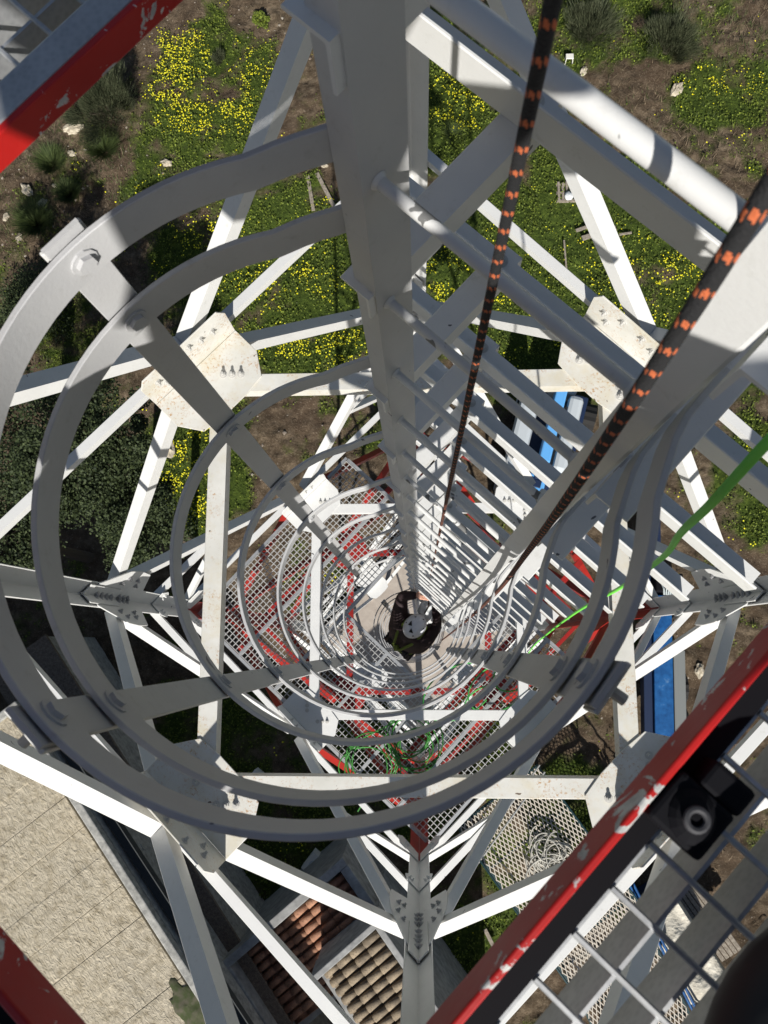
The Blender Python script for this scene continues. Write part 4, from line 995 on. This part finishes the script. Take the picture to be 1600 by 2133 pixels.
for (u_, v_, s_, l_) in ((530, 1622, .2, 'pale board box lying in the shade north of the tiled house'), (652, 1800, .26, 'white appliance box in the dark yard behind the tiled house'), (640, 1560, .16, 'small pale panel near the tower brace in shade')):
    c = P(u_, v_, 21.6); t = thing('box', l_, 'box', (c.x, c.y, 0)); e, g_ = dirs(.9); mb = MB(); mb.box(Vector((c.x, c.y, .22)), e, g_, Z, s_, s_*.75, .22); mb.build('case', PLA, t, bevel=.01)
    mb = MB(); mb.prism([(s_*.4*math.cos(i*math.pi/10), s_*.4*math.sin(i*math.pi/10)) for i in range(20)], Vector((c.x, c.y, .441)), Vector((c.x, c.y, .46)), e, g_); mb.build('lid', GRY, t)
c = P(1345, 2010, 21); t = thing('bucket', 'pale round bucket under the near grating', 'bucket', (c.x, c.y, 0)); mb = MB()
mb.tube([Vector((c.x, c.y, .05)), Vector((c.x, c.y, .5))], [.13, .17], 18, False); mb.tube([Vector((c.x, c.y, .06)), Vector((c.x, c.y, .07))], .125, 18); o = mb.build('shell', PLA, t, smooth=40); s_ = o.modifiers.new('s', 'SOLIDIFY'); s_.thickness = .01
# the photographer kneeling on the grating south of the hatch, holding the phone over it
JK2 = mat('dark_blue_jacket', (.02, .028, .05), .8)
ph = thing('person', 'kneeling photographer in dark blue jacket, black boot at the bottom right corner', 'person', (-.13, -.66, H-.645))
V3 = lambda x, y, D: Vector((x, y, H-D))
pel = V3(-.15, -.86, .06); ch = V3(-.13, -.62, -.16); nk = V3(-.13, -.46, -.32); hd = V3(-.12, -.38, -.44)
sl, sr = V3(-.33, -.52, -.24), V3(.07, -.52, -.24); el_, er_ = V3(-.34, -.33, -.05), V3(.14, -.34, -.06); wl, wr_ = V3(-.10, -.14, -.06), V3(.12, -.15, -.07)
skinned('body', [pel, pel.lerp(ch, .5), ch, nk, sl, sr, el_, er_, wl, wr_, hd], [(0, 1), (1, 2), (2, 3), (2, 4), (2, 5), (4, 6), (5, 7), (6, 8), (7, 9), (3, 10)], [.16, .15, .17, .08, .09, .09, .055, .055, .036, .036, .07], JK2, ph)
kl, kr = V3(-.30, -.62, .56), V3(.36, -.60, .08); al, ar = V3(-.30, -1.02, .58), V3(.42, -.48, .54)
skinned('trousers', [pel, pel+Vector((-.11, 0, 0)), pel+Vector((.11, 0, 0)), kl, kr, al, ar], [(0, 1), (0, 2), (1, 3), (2, 4), (3, 5), (4, 6)], [.16, .11, .11, .075, .075, .055, .055], PANTS, ph)
mb = MB(); mb.ball(hd, .088, .11, .125, 18, 12); mb.ball(hd+Vector((0, .11, -.01)), .014, .02, .022, 8, 6)
for s_ in (-1, 1): mb.ball(hd+Vector((s_*.086, 0, -.005)), .012, .02, .03, 8, 6)
mb.build('head', SKIN, ph, smooth=60)
mb = MB(); mb.ball(hd+Vector((0, -.012, .025)), .098, .118, .118, 18, 12, None, lambda q: 1 if q.z > -.2 else .7); mb.build('helmet', HELM, ph, smooth=60)
hand(wl, V3(-.05, -.10, -.05)-wl, Vector((0, 1, 0))); hand(wr_, V3(.08, -.11, -.05)-wr_, Vector((0, 1, 0)))
for o in [o for o in bpy.data.objects if o.name.startswith('hand') and o.parent == per and o.location.length == 0][-2:]:
    off_ = WORLD[per.name]-WORLD[ph.name]; o.parent = ph; o.location = off_
c = P(1655, 2190, .57); mb = MB(); mb.ball(c, .055, .095, .045, 24, 14, Matrix.Rotation(-.5, 3, 'Z')); mb.ball(c+AV*.05-BV*.07+Z*.02, .05, .06, .06, 18, 12)
mb.build('boot', BLACK, ph, smooth=60)
c = Vector((0, -.075, H+.018)); mb = MB(); mb.box(c, Vector((1, 0, 0)), Vector((0, 1, 0)), Z, .037, .078, .004)
o = mb.build('phone', BLACK, bevel=.002, ref=c); tag(o, 'black phone held over the hatch by the kneeling photographer', 'phone')
